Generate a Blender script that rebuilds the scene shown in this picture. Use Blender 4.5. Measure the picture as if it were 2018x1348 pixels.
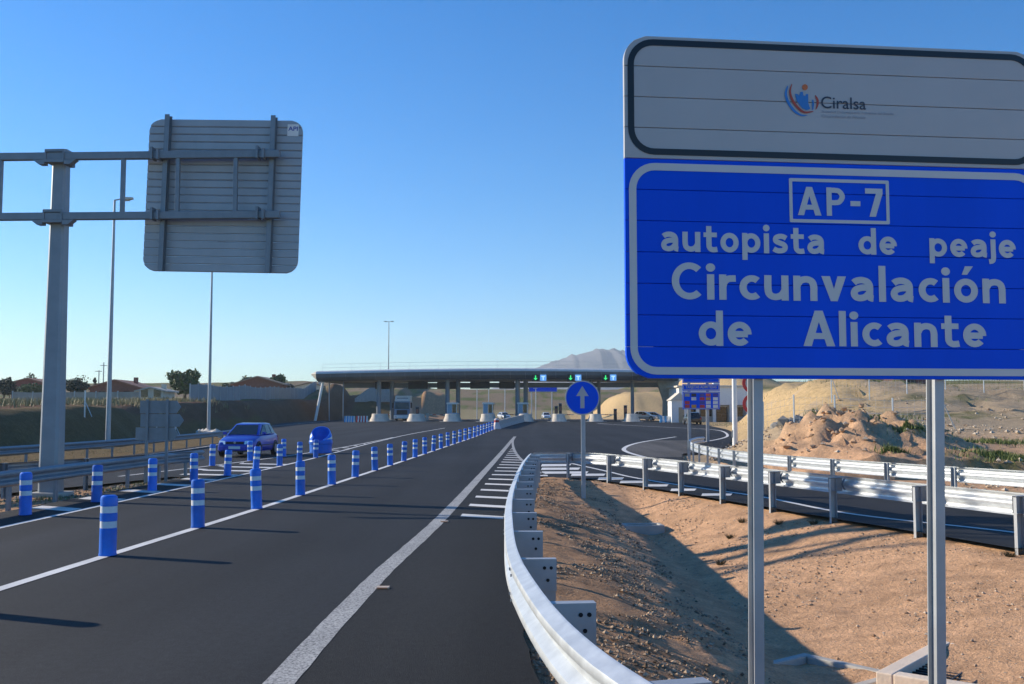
import bpy, math, random
import numpy as np
from mathutils import Vector, Matrix, noise
random.seed(7)
R = math.radians
for o in list(bpy.data.objects): bpy.data.objects.remove(o)
scn = bpy.context.scene
col = scn.collection
# ------------------------------------------------------------------ camera
CAMZ, F, PITCH = 1.755, 2000.0, math.atan(145.0/2000.0)
cd = bpy.data.cameras.new('camera'); cam = bpy.data.objects.new('camera', cd); col.objects.link(cam)
cam.location = (0, 0, CAMZ); cam.rotation_euler = (R(90)+PITCH, 0, 0)
cd.sensor_width = 36; cd.lens = 36*F/2018.0; cd.clip_start = 0.05; cd.clip_end = 20000
scn.camera = cam
# ------------------------------------------------------------------ sky, sun, exposure
SUN_AZ = math.atan2(-0.93, 0.37); SUN_EL = R(22.6)
w = bpy.data.worlds.new('World'); scn.world = w; w.use_nodes = True
nt = w.node_tree; bg = nt.nodes['Background']
sk = nt.nodes.new('ShaderNodeTexSky'); sk.sky_type = 'NISHITA'; sk.sun_disc = False
sk.sun_elevation = SUN_EL; sk.sun_rotation = SUN_AZ; sk.altitude = 100
sk.air_density = 1.0; sk.dust_density = 0.1; sk.ozone_density = 3.0
hs = nt.nodes.new('ShaderNodeHueSaturation'); hs.inputs['Saturation'].default_value = 1.40
ti = nt.nodes.new('ShaderNodeMix'); ti.data_type = 'RGBA'; ti.blend_type = 'MULTIPLY'; ti.inputs[0].default_value = 1.0; ti.inputs[7].default_value = (.80, .94, 1.10, 1)
nt.links.new(sk.outputs[0], hs.inputs['Color']); nt.links.new(hs.outputs[0], ti.inputs[6]); nt.links.new(ti.outputs[2], bg.inputs[0]); bg.inputs[1].default_value = 0.114
sd = bpy.data.lights.new('sun', 'SUN'); sd.energy = 5.0; sd.angle = R(0.53); sd.color = (1.0, 0.88, 0.70)
sun = bpy.data.objects.new('sun', sd); col.objects.link(sun)
sdir = Vector((math.sin(SUN_AZ)*math.cos(SUN_EL), math.cos(SUN_AZ)*math.cos(SUN_EL), math.sin(SUN_EL)))
sun.rotation_euler = (-sdir).to_track_quat('-Z', 'Y').to_euler(); sun.location = (-40, 30, 40)
vs = scn.view_settings; vs.view_transform = 'Standard'; vs.look = 'None'; vs.gamma = 1.0; vs.exposure = 0.55
vs.use_curve_mapping = False

# ------------------------------------------------------------------ helpers
def sm(a, b, x):
    t = (x-a)/(b-a); t = 0.0 if t < 0 else (1.0 if t > 1 else t)
    return t*t*(3-2*t)
def ray(x, y):
    cp, sp = math.cos(PITCH), math.sin(PITCH)
    a, b = (x-1009)/F, (674-y)/F
    return Vector((a, cp-b*sp, sp+b*cp))
def at(x, y, Y):                       # the point seen at (x, y) that stands Y metres ahead
    d = ray(x, y); return Vector((0, 0, CAMZ)) + d*(Y/d.y)
def zr(Y):                             # height of the road, gently rising to the toll plaza
    return 1.0*sm(35, 160, Y) + 0.0
def road_at(x, y):
    Y = 20.0
    d = ray(x, y)
    for _ in range(60):
        Y = 0.5*Y + 0.5*min(300, (zr(Y)-CAMZ)/d.z*d.y if d.z < -1e-4 else 300)
    return at(x, y, Y)
class Interp:
    def __init__(s, pts): s.y = [p[0] for p in pts]; s.x = [p[1] for p in pts]
    def __call__(s, v):
        y, x = s.y, s.x
        if v <= y[0]: return x[0] + (x[1]-x[0])/(y[1]-y[0])*(v-y[0])
        if v >= y[-1]: return x[-1]
        for i in range(len(y)-1):
            if v <= y[i+1]:
                t = (v-y[i])/(y[i+1]-y[i])
                def m(k):
                    if k == 0: return (x[1]-x[0])/(y[1]-y[0])
                    if k == len(y)-1: return (x[-1]-x[-2])/(y[-1]-y[-2])
                    return (x[k+1]-x[k-1])/(y[k+1]-y[k-1])
                h = y[i+1]-y[i]; t2, t3 = t*t, t*t*t
                return (2*t3-3*t2+1)*x[i]+(t3-2*t2+t)*h*m(i)+(-2*t3+3*t2)*x[i+1]+(t3-t2)*h*m(i+1)
def spline(pts, step=0.4):
    out = []
    P = [Vector((p[0], p[1], 0)) for p in pts]
    for i in range(len(P)-1):
        p0 = P[i-1] if i else P[i]*2-P[i+1]; p1, p2 = P[i], P[i+1]
        p3 = P[i+2] if i+2 < len(P) else P[i+1]*2-P[i]
        n = max(2, int((p2-p1).length/step))
        for k in range(n):
            t = k/n
            out.append(0.5*((2*p1)+(p2-p0)*t+(2*p0-5*p1+4*p2-p3)*t*t+(3*p1-p0-3*p2+p3)*t**3))
    out.append(P[-1]); return out
def resample(path, step):
    out = [path[0]]; acc = 0.0
    for a, b in zip(path[:-1], path[1:]):
        L = (b-a).length; d = step-acc
        while d <= L:
            out.append(a.lerp(b, d/L)); d += step
        acc = (acc+L) % step
    return out

class MB:
    def __init__(s): s.v = []; s.f = []
    def add(s, vs, fs):
        n = len(s.v); s.v += [tuple(p) for p in vs]; s.f += [tuple(i+n for i in f) for f in fs]; return s
    def box(s, c, size, M=None):
        x, y, z = size[0]/2, size[1]/2, size[2]/2
        p = [Vector((a*x, b*y, d*z)) for a in (-1, 1) for b in (-1, 1) for d in (-1, 1)]
        if M is not None: p = [M @ q for q in p]
        c = Vector(c)
        return s.add([q+c for q in p], [(0,1,3,2),(4,6,7,5),(0,4,5,1),(2,3,7,6),(0,2,6,4),(1,5,7,3)])
    def b(s, x0, x1, y0, y1, z0, z1): return s.box(((x0+x1)/2,(y0+y1)/2,(z0+z1)/2), (x1-x0,y1-y0,z1-z0))
    def cyl(s, a, b, r0, r1=None, n=12, caps=True):
        a, b = Vector(a), Vector(b); r1 = r0 if r1 is None else r1
        d = (b-a).normalized(); u = d.orthogonal().normalized(); w_ = d.cross(u)
        vs = []
        for k in range(n):
            t = 2*math.pi*k/n; q = u*math.cos(t)+w_*math.sin(t)
            vs += [a+q*r0, b+q*r1]
        fs = [(2*k, (2*k+2) % (2*n), (2*k+3) % (2*n), 2*k+1) for k in range(n)]
        if caps: fs += [tuple(range(0, 2*n, 2))[::-1], tuple(range(1, 2*n, 2))]
        return s.add(vs, fs)
    def lathe(s, prof, n=20, c=(0, 0, 0)):
        c = Vector(c); vs = []; m = len(prof)
        for k in range(n):
            t = 2*math.pi*k/n
            vs += [c+Vector((r*math.cos(t), r*math.sin(t), z)) for r, z in prof]
        fs = [(k*m+i, ((k+1) % n)*m+i, ((k+1) % n)*m+i+1, k*m+i+1) for k in range(n) for i in range(m-1)]
        return s.add(vs, fs)
    def loft(s, rings, closed=True, caps=True):
        n = len(rings[0]); vs = [p for r in rings for p in r]; fs = []
        for i in range(len(rings)-1):
            for k in range(n if closed else n-1):
                fs.append((i*n+k, i*n+(k+1) % n, (i+1)*n+(k+1) % n, (i+1)*n+k))
        if caps and closed: fs += [tuple(range(n))[::-1], tuple(range((len(rings)-1)*n, len(rings)*n))]
        return s.add(vs, fs)
    def prism(s, poly, d):                 # poly: list of Vectors, d: extrusion
        d = Vector(d); return s.loft([[Vector(p) for p in poly], [Vector(p)+d for p in poly]])
    def ball(s, c, r, sub=2, jit=0.0):
        import bmesh
        bm = bmesh.new(); bmesh.ops.create_icosphere(bm, subdivisions=sub, radius=1.0)
        r = Vector(r) if hasattr(r, '__len__') else Vector((r, r, r)); c = Vector(c); vs = []
        for v in bm.verts:
            k = 1+jit*noise.noise(v.co*1.7+c*3.1)
            vs.append(c+Vector((v.co.x*r.x, v.co.y*r.y, v.co.z*r.z))*k)
        fs = [tuple(v.index for v in f.verts) for f in bm.faces]; bm.free(); return s.add(vs, fs)
    def mesh(s, name, mat, smooth=False):
        me = bpy.data.meshes.new(name); me.from_pydata(s.v, [], s.f)
        import bmesh
        bm = bmesh.new(); bm.from_mesh(me); bmesh.ops.recalc_face_normals(bm, faces=bm.faces); bm.to_mesh(me); bm.free()
        if mat: me.materials.append(mat)
        if smooth:
            me.shade_smooth() if hasattr(me, 'shade_smooth') else None
            try: me.set_sharp_from_angle(angle=R(35))
            except Exception: pass
        me.update(); return me
    def build(s, name, mat, parent=None, smooth=False, bevel=0.0):
        return mk(name, s.mesh(name, mat, smooth), parent, bevel)
def mk(name, me, parent=None, bevel=0.0):
    o = bpy.data.objects.new(name, me); col.objects.link(o)
    if parent: o.parent = parent
    if bevel:
        m = o.modifiers.new('bevel', 'BEVEL'); m.width = bevel; m.segments = 2; m.limit_method = 'ANGLE'; m.angle_limit = R(40)
    return o
def tag(o, label, cat, group=None):
    o['label'] = label; o['category'] = cat
    if group: o['group'] = group
    return o
def empty(name, loc, rz=0.0):
    o = bpy.data.objects.new(name, None); col.objects.link(o); o.location = loc; o.rotation_euler = (0, 0, rz)
    o.empty_display_size = 0.2; return o
def structure(o): o['kind'] = 'structure'; return o
def stuff(o): o['kind'] = 'stuff'; return o
ORD = ['first','second','third','fourth','fifth','sixth','seventh','eighth','ninth','tenth','eleventh','twelfth','thirteenth','fourteenth','fifteenth','sixteenth','seventeenth','eighteenth','nineteenth','twentieth','twenty-first','twenty-second','twenty-third','twenty-fourth','twenty-fifth','twenty-sixth','twenty-seventh','twenty-eighth','twenty-ninth','thirtieth']

# ------------------------------------------------------------------ materials
MATS = {}
def mat(name, c, rough=0.6, metal=0.0, var=0.12, scale=6.0, bump=0.0, bscale=40.0, emit=0.0, spec=None, fine=0.0, coat=0.0, streak=False):
    if name in MATS: return MATS[name]
    m = bpy.data.materials.new(name); m.use_nodes = True; MATS[name] = m
    n = m.node_tree; p = n.nodes['Principled BSDF']; L = n.links.new
    p.inputs['Roughness'].default_value = rough; p.inputs['Metallic'].default_value = metal
    if spec is not None: p.inputs['Specular IOR Level'].default_value = spec
    if coat: p.inputs['Coat Weight'].default_value = coat; p.inputs['Coat Roughness'].default_value = 0.05
    tc = n.nodes.new('ShaderNodeTexCoord'); vec = tc.outputs['Object']
    if streak:
        mp = n.nodes.new('ShaderNodeMapping'); mp.inputs['Scale'].default_value = (1, 1, 0.12); L(vec, mp.inputs[0]); vec = mp.outputs[0]
    nz = n.nodes.new('ShaderNodeTexNoise'); nz.inputs['Scale'].default_value = scale; nz.inputs['Detail'].default_value = 6
    nz.inputs['Roughness'].default_value = 0.62; L(vec, nz.inputs['Vector'])
    mx = n.nodes.new('ShaderNodeMix'); mx.data_type = 'RGBA'
    mr = n.nodes.new('ShaderNodeMapRange'); mr.inputs[1].default_value = 0.3; mr.inputs[2].default_value = 0.7
    L(nz.outputs[0], mr.inputs[0]); L(mr.outputs[0], mx.inputs[0])
    mx.inputs[6].default_value = (c[0]*(1-var), c[1]*(1-var), c[2]*(1-var), 1)
    mx.inputs[7].default_value = (min(1, c[0]*(1+var)), min(1, c[1]*(1+var)), min(1, c[2]*(1+var)), 1)
    out = mx.outputs[2]
    L(out, p.inputs['Base Color'])
    rm = n.nodes.new('ShaderNodeMapRange'); rm.inputs[3].default_value = max(0, rough-0.12*min(1, var*4)); rm.inputs[4].default_value = min(1, rough+0.12*min(1, var*4))
    L(nz.outputs[0], rm.inputs[0]); L(rm.outputs[0], p.inputs['Roughness'])
    if bump:
        nb = n.nodes.new('ShaderNodeTexNoise'); nb.inputs['Scale'].default_value = bscale; nb.inputs['Detail'].default_value = 4; L(tc.outputs['Object'], nb.inputs['Vector'])
        bp = n.nodes.new('ShaderNodeBump'); bp.inputs['Strength'].default_value = bump; bp.inputs['Distance'].default_value = 0.02
        L(nb.outputs[0], bp.inputs['Height']); L(bp.outputs[0], p.inputs['Normal'])
    if emit:
        L(out, p.inputs['Emission Color']); p.inputs['Emission Strength'].default_value = emit
    return m
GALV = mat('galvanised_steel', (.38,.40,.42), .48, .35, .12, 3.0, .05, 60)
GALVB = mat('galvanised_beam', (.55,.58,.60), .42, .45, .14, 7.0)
GALVD = mat('dark_galvanised', (.22,.25,.28), .5, .45, .14, 3.0, .04, 60)  # darker galvanised tone for gantry parts, fittings and the left rails
SLATB = mat('aluminium_slat_back', (.36,.39,.42), .5, .3, .08, 2.0)
SIGNBLUE = mat('sign_blue', (.002,.090,.76), .45, 0, .10, 1.4, spec=.1, streak=True)
SIGNWHITE = mat('sign_white', (.44,.44,.44), .42, 0, .04, 2.0)
SIGNLETTER = mat('sign_letter', (.60,.60,.60), .42, 0, .04, 2.0)
SIGNBLACK = mat('sign_black', (.006,.008,.014), .4, 0, .1)
BOLBLUE = mat('bollard_blue', (.004,.15,.66), .38, 0, .14, 5.0, .03, 30)
def vary(m, lo, hi):                   # every copy a little faded or fresh
    n = m.node_tree; p = n.nodes['Principled BSDF']; l = p.inputs['Base Color'].links[0]; src = l.from_socket
    oi = n.nodes.new('ShaderNodeObjectInfo'); mr = n.nodes.new('ShaderNodeMapRange'); mr.inputs[3].default_value = lo; mr.inputs[4].default_value = hi; n.links.new(oi.outputs['Random'], mr.inputs[0])
    vm = n.nodes.new('ShaderNodeVectorMath'); vm.operation = 'SCALE'; n.links.new(src, vm.inputs[0]); n.links.new(mr.outputs[0], vm.inputs['Scale']); n.links.new(vm.outputs[0], p.inputs['Base Color'])
vary(BOLBLUE, .8, 1.15)
BOLWHITE = mat('bollard_reflective', (.74,.76,.78), .45, 0, .10, 12.0)
CONC = mat('concrete', (.42,.40,.36), .85, 0, .16, 3.0, .25, 30)
CONCL = mat('pale_concrete', (.62,.55,.45), .85, 0, .12, 3.0, .2, 30)
WHITE = mat('white_paint', (.78,.77,.74), .6, 0, .05, 3.0)
DARK = mat('dark_metal', (.02,.022,.026), .5, .2, .2)
HOLE = mat('hole_shade', (.008,.008,.01), .8, 0, .1)  # near-black stands for the shade inside bolt holes and drains
GLASS = mat('dark_glass', (.012,.016,.02), .08, 0, .1, 2, spec=.6)
RED = mat('red_plastic', (.50,.03,.03), .5)
ASPH_GREY = mat('column_steel', (.20,.24,.29), .5, .3, .1)
CARBLUE = mat('car_paint_blue', (.010,.036,.42), .3, 0, .05, 1.0, coat=.35)
TYRE = mat('rubber', (.015,.015,.016), .8)
RIM = mat('wheel_rim', (.35,.36,.38), .35, .8)
LAMPG = mat('headlight_lens', (.75,.78,.8), .12, .3, .1)
BRICK = mat('house_brick', (.27,.10,.06), .85, 0, .2, 3.0, .3, 20)
TILE = mat('roof_tile', (.34,.15,.09), .8, 0, .25, 2.0, .3, 8)
PLASTER = mat('plaster', (.60,.52,.42), .9, 0, .15, 1.0)
STONE = mat('rubble_stone', (.50,.44,.36), .9, 0, .25, 4, .4, 12)
BARK = mat('bark', (.10,.07,.045), .9, 0, .3, 6)

def asphalt(name, c, patch):
    m = bpy.data.materials.new(name); m.use_nodes = True
    n = m.node_tree; p = n.nodes['Principled BSDF']; L = n.links.new
    tc = n.nodes.new('ShaderNodeTexCoord')
    def noi(s, d, sc=None):
        v = tc.outputs['Object']
        if sc:
            mp = n.nodes.new('ShaderNodeMapping'); mp.inputs['Scale'].default_value = sc; L(v, mp.inputs[0]); v = mp.outputs[0]
        q = n.nodes.new('ShaderNodeTexNoise'); q.inputs['Scale'].default_value = s; q.inputs['Detail'].default_value = d; L(v, q.inputs['Vector']); return q.outputs[0]
    def mul(a, lo, hi, f0=.3, f1=.7):
        r = n.nodes.new('ShaderNodeMapRange'); r.inputs[1].default_value = f0; r.inputs[2].default_value = f1
        r.inputs[3].default_value = lo; r.inputs[4].default_value = hi; L(a, r.inputs[0]); return r.outputs[0]
    def m2(a, b):
        q = n.nodes.new('ShaderNodeMath'); q.operation = 'MULTIPLY'; L(a, q.inputs[0]); L(b, q.inputs[1]); return q.outputs[0]
    big = mul(noi(.16, 4), 1-patch, 1+patch); lanes = mul(noi(.9, 3, (1, .05, 1)), .70, 1.30)
    fine = mul(noi(160, 2), .45, 1.75); mid = mul(noi(14, 5), .85, 1.15)
    vor = n.nodes.new('ShaderNodeTexVoronoi'); vor.inputs['Scale'].default_value = 75; L(tc.outputs['Object'], vor.inputs['Vector'])
    ch = mul(vor.outputs['Distance'], 1.5, .8, .05, .5)
    f = m2(m2(m2(big, lanes), m2(fine, mid)), ch)
    vm = n.nodes.new('ShaderNodeVectorMath'); vm.operation = 'SCALE'; vm.inputs[0].default_value = c; L(f, vm.inputs['Scale'])
    L(vm.outputs[0], p.inputs['Base Color']); p.inputs['Roughness'].default_value = .78; p.inputs['Specular IOR Level'].default_value = .2
    bp = n.nodes.new('ShaderNodeBump'); bp.inputs['Strength'].default_value = .5; bp.inputs['Distance'].default_value = .006
    L(fine, bp.inputs['Height']); L(bp.outputs[0], p.inputs['Normal'])
    return m
ASPHALT = asphalt('asphalt', (.0222,.0238,.0264), .22)
ASPHALT2 = asphalt('worn_asphalt', (.105,.098,.088), .15)
def paint_mat(name, c, wear):
    m = bpy.data.materials.new(name); m.use_nodes = True
    n = m.node_tree; p = n.nodes['Principled BSDF']; L = n.links.new
    tc = n.nodes.new('ShaderNodeTexCoord')
    q = n.nodes.new('ShaderNodeTexNoise'); q.inputs['Scale'].default_value = 45; q.inputs['Detail'].default_value = 8; q.inputs['Roughness'].default_value = .75; L(tc.outputs['Object'], q.inputs['Vector'])
    r = n.nodes.new('ShaderNodeValToRGB'); r.color_ramp.elements[0].position = wear; r.color_ramp.elements[1].position = wear+.16
    r.color_ramp.elements[0].color = (.10,.10,.10,1) if c[0] > .1 else (.026,.026,.027,1); r.color_ramp.elements[1].color = (*c, 1)
    L(q.outputs[0], r.inputs[0])
    q2 = n.nodes.new('ShaderNodeTexNoise'); q2.inputs['Scale'].default_value = 1.1; q2.inputs['Detail'].default_value = 5; L(tc.outputs['Object'], q2.inputs['Vector'])
    mx = n.nodes.new('ShaderNodeMix'); mx.data_type = 'RGBA'; mx.blend_type = 'MULTIPLY'; mx.inputs[0].default_value = 1
    r2 = n.nodes.new('ShaderNodeMapRange'); r2.inputs[1].default_value = .3; r2.inputs[2].default_value = .7; r2.inputs[3].default_value = .78; r2.inputs[4].default_value = 1.05; L(q2.outputs[0], r2.inputs[0])
    L(r.outputs[0], mx.inputs[6]); L(r2.outputs[0], mx.inputs[7]); L(mx.outputs[2], p.inputs['Base Color']); p.inputs['Roughness'].default_value = .7
    return m
PAINT = paint_mat('road_paint', (.72,.71,.68), .26)
PAINTW = paint_mat('worn_road_paint', (.50,.49,.46), .40)

# ------------------------------------------------------------------ plan of the place
XA = Interp([(-8,5.4),(-3,3.5),(0,2.2),(2,1.25),(4,.56),(4.9,.34),(6.3,.16),(8,.04),(12.6,0),(17.4,.1),(23,.28),(28.6,.55),(30,.6)])
B_PATH = [(.60,28.6),(.78,29.05),(1.5,29.1),(2.25,28.6),(2.95,27.1),(3.6,25.1),(4.62,21.6),(5.75,17.7),(6.85,14),(8.3,9.6),(10.4,4.5),(12.8,0)]
C_PATH = [(9.2,48.9),(8.6,47.6),(7.5,43.2),(6.85,38),(6.65,32.5),(6.9,28.6),(7.75,24.9),(8.85,21.6),(10.0,18.7),(12.2,13.6),(14.6,8.5),(17,4)]
XB = Interp([(0,12.8),(4.5,10.4),(9.6,8.3),(14,6.85),(17.7,5.75),(21.6,4.62),(25.1,3.6),(27.1,2.95),(28.6,2.25),(29.2,1.2)])
XC = Interp([(4,17),(8.5,14.6),(13.6,12.2),(18.7,10),(21.6,8.85),(24.9,7.75),(28.6,6.9),(32.5,6.65),(38,6.85),(43.2,7.5),(47.6,8.6),(49.6,11)])
X2 = Interp([(-12,-18.2),(10,-14.2),(18,-12.5),(23.3,-11.0),(26.3,-10.1),(30,-9.25)])          # rail 2
XL = Interp([(30,-16.5),(60,-17.6),(70,-19.5),(78,-23),(86,-26.2),(108,-26.4),(132,-28.6),(300,-28.6)])
XR = Interp([(49,9.6),(55,11.5),(65,14.0),(78,16.8),(92,19.6),(108,21.2),(116,22),(300,22)])
XPAD = Interp([(49,9.6),(55,11.5),(65,14.0),(78,16.8),(92,19.8),(108,22.0),(116,26),(124,36),(300,36)])
DITCH = Interp([(0,0),(.5,-.05),(1.1,-.19),(1.6,-.345),(2.1,-.515),(2.5,-.64),(2.85,-.72)])
def nz2(x, y, s, o=0.0): return noise.noise(Vector((x*s+o, y*s-o, o*1.7)))
def right_field(X, Y):
    return max(0, .057*(min(Y, 130)-20)) + .016*max(0, Y-130)*sm(150, 130, 140) + .3*nz2(X, Y, .11) + .12*nz2(X, Y, .4, 5)
def H(X, Y):
    g = zr(Y) - .07
    n1 = nz2(X, Y, 1.3, 3); n2 = nz2(X, Y, 4.5, 9); n3 = nz2(X, Y, 13, 2)
    h = g
    # earth wedge with its ditch between the two rails
    if Y < 29.3:
        a, bb = XA(Y), XB(Y)
        bb -= .22
        if a+.02 < X < bb+.05:
            t = sm(27.6, 19.5, Y)
            m = 2.85
            if X < m:
                p = DITCH(X) if X > a+1.1 else DITCH(1.1+0*a)*sm(a, a+1.1, X)**1.0 if a+1.1 < m else 0.0
                if X <= a+1.1: p = DITCH(min(a+1.1, m))*((X-a)/1.1)**1.25
            else:
                u = min(1, (X-m)/max(.3, (min(bb, 8.0)-m))); p = -.72+.69*(u**1.15*(1-.35*u)+.35*u*u)
            edge = sm(a, a+.5, X)*sm(bb, bb-.5, X)
            h = .0+p*t + (.030*n1+(.024*n2+.014*n3)*(1-.4*sm(2.6, 3.4, X)))*edge - .05*(1-edge)
            rut = abs(nz2(X*.35, Y*1.0, 1.1, 21))
            h -= .06*edge*sm(.12, 0, rut)*sm(1.2, .7, abs(X-1.3))
            return h
        return g
    # right side
    if Y < 49.6: xr_ = XC(Y)+.35
    else: xr_ = XPAD(Y)+.6
    if X > xr_:
        d = X-xr_; fl = right_field(X, Y)
        wd = 4.5 if Y < 60 else 6.5
        hh = g + (fl-g)*sm(.1, wd, d) + .06*n1*sm(0, 1, d) + .03*n2*sm(0, 1, d)
        # rock-strewn spoil heap beside the rail
        q = ((X-10.4)/2.9)**2 + ((Y-35.0)/3.2)**2
        if q < 4: hh += .80*math.exp(-q*1.3)*(1+.35*n1+.25*n2)
        q = ((X-9.6)/1.0)**2 + ((Y-41)/4)**2
        if q < 6: hh -= .35*math.exp(-q)
        q = ((X-27)/10)**2 + ((Y-76)/16)**2
        if q < 5: hh += 1.1*math.exp(-q)*(1+.2*n1)
        q = ((X-13.2)/2.2)**2 + ((Y-35.5)/3.5)**2
        if q < 5: hh += .55*math.exp(-q)*(1+.5*n1+.3*n2)
        hh += (.16*n1+.10*n2)*sm(.3, 2.5, d)*sm(62, 45, Y)*sm(9, 5, d)
        if 50 < Y < 118: hh += (.30*nz2(X, Y, .55, 6)+.16*n1-.35*sm(.10, 0, abs(nz2(X, Y*.5, .35, 12))))*sm(1.5, 5, d)
        if 108 < Y < 190: hh = g + (hh-g)*sm(0, 8, d)
        h = hh
    # left side: cut bank and fields
    foot = (-24.3 if Y < 62 else -24.3-2.6*sm(62, 85, Y)-2.4*sm(108, 132, Y)) + .5*nz2(X, Y, .25, 14)
    if X < foot:
        d = foot-X
        fl = 2.15+.021*(min(Y, 420)-57) + .18*nz2(X, Y, .15, 8)
        fl = max(fl, 1.9)
        hh = g + (fl-g)*(1-(1-min(1, d/2.9))**1.6) + .09*n1*sm(0, 1, d)+.04*n2*sm(0, 1, d)
        h = hh
    elif Y < 60 and X < -16.7 and X > foot:
        h = g + .05*n1 + .02*n2
    elif Y < 30 and X2(Y)-.35 < X < -9.35:
        h = g+.03 + .03*n1 + .02*n2
    # land behind the plaza
    if Y > 172:
        k = 0.0
        k += 5.2*math.exp(-(((X+25)/9)**2+((Y-184)/8)**2))*(1+.25*nz2(X, Y, .35))
        k += 6.0*sm(16.5, 26, X)*sm(62, 50, X)*math.exp(-((Y-236)/26)**4)*(1+.10*nz2(X, Y, .2)+.08*nz2(X, Y, .6))
        k += 4.2*math.exp(-((X+14.3)/2.7)**8-((Y-192)/6)**8)*(1+.12*nz2(X, Y, .6))
        band = 10.0*sm(225, 330, Y)*(1+.16*nz2(X, Y, .03)+.05*nz2(X, Y, .1))
        h = max(h+k, h*.3+band*(1 if abs(X-4) > 0 else 0)) if band > .2 else h+k
    return h

def ground_colour(X, Y):
    a = nz2(X, Y, .5, 30); b_ = nz2(X, Y, .12, 40); c = nz2(X, Y, 2.2, 50)
    soil = np.array([.60,.358,.205])*(1+.12*a+.10*c); tan = np.array([.44,.33,.21])*(1+.1*a)
    orange = np.array([.52,.37,.19])*(1+.10*a); grass = np.array([.095,.115,.030])*(1+.2*a); brown = np.array([.16,.088,.05])*(1+.2*a)
    grav = np.array([.33,.235,.15])
    if X < -9 and Y < 200:
        k = soil*.75
        if X < -16.5: k = brown*.75+grass*.35
        if X < -27.6: k = brown
        if X < -31.6-1.6*sm(105,130,Y): k = np.array([.24,.19,.095])*(1+.2*c)*(1-sm(-.05, .35, b_+.4*c))+grass*1.1*sm(-.05, .35, b_+.4*c)
        return k
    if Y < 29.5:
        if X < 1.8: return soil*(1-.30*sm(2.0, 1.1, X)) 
        if X < XB(Y)+.2 : return soil
    if abs(X+14.3) < 4 and 184 < Y < 200: return brown*.8
    if Y > 205:
        k = orange if 14 < X < 66 and Y < 268 else tan*.55+grass*.5
        if Y > 262: k = tan*.5*(1-sm(-.1, .3, b_+a*.5))+grass*1.1*sm(-.1, .3, b_+a*.5)
        if Y > 900: k = np.array([.20,.17,.11])
        return k
    if X > 0:
        if Y > 52 and X < XPAD(Y)+9: return orange*(1-sm(.2, .5, a))+tan*sm(.2, .5, a)
        g = .8*sm(.22, .50, b_+.35*c+.003*(Y-40))
        return (soil*1.05)*(1-sm(30, 42, Y))*(1-g)+tan*sm(30, 42, Y)*(1-g)+grass*1.1*g
    return brown*1.3

# terrain as one sheet
def axis(segs):
    out = []
    for a, b_, s in segs:
        n = max(1, int(round((b_-a)/s))); out += list(np.linspace(a, b_, n, endpoint=False))
    return out+[segs[-1][1]]
xs = axis([(-3000,-600,300),(-600,-200,40),(-200,-60,6),(-60,-32,1.2),(-32,-16,.32),(-16,-8.5,.3),(-8.5,-.2,1.6),(-.2,9,.105),(9,16,.22),(16,40,.8),(40,120,4),(120,400,20),(400,1200,100),(1200,3000,300)])
ys = axis([(-40,1,2),(1,30,.125),(30,52,.3),(52,120,1.0),(120,200,1.6),(200,340,4),(340,700,20),(700,3400,150)])
V = []; C = []
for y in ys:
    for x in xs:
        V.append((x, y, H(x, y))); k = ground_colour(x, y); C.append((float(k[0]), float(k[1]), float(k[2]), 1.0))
nx, ny = len(xs), len(ys)
idx = np.arange(nx*ny).reshape(ny, nx)
fc = np.stack([idx[:-1,:-1], idx[:-1,1:], idx[1:,1:], idx[1:,:-1]], -1).reshape(-1, 4)
me = bpy.data.meshes.new('ground'); me.from_pydata(V, [], fc.tolist())
ca = me.color_attributes.new('soil_colour', 'FLOAT_COLOR', 'POINT'); ca.data.foreach_set('color', np.array(C, dtype=np.float32).ravel())
me.shade_smooth()
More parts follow.
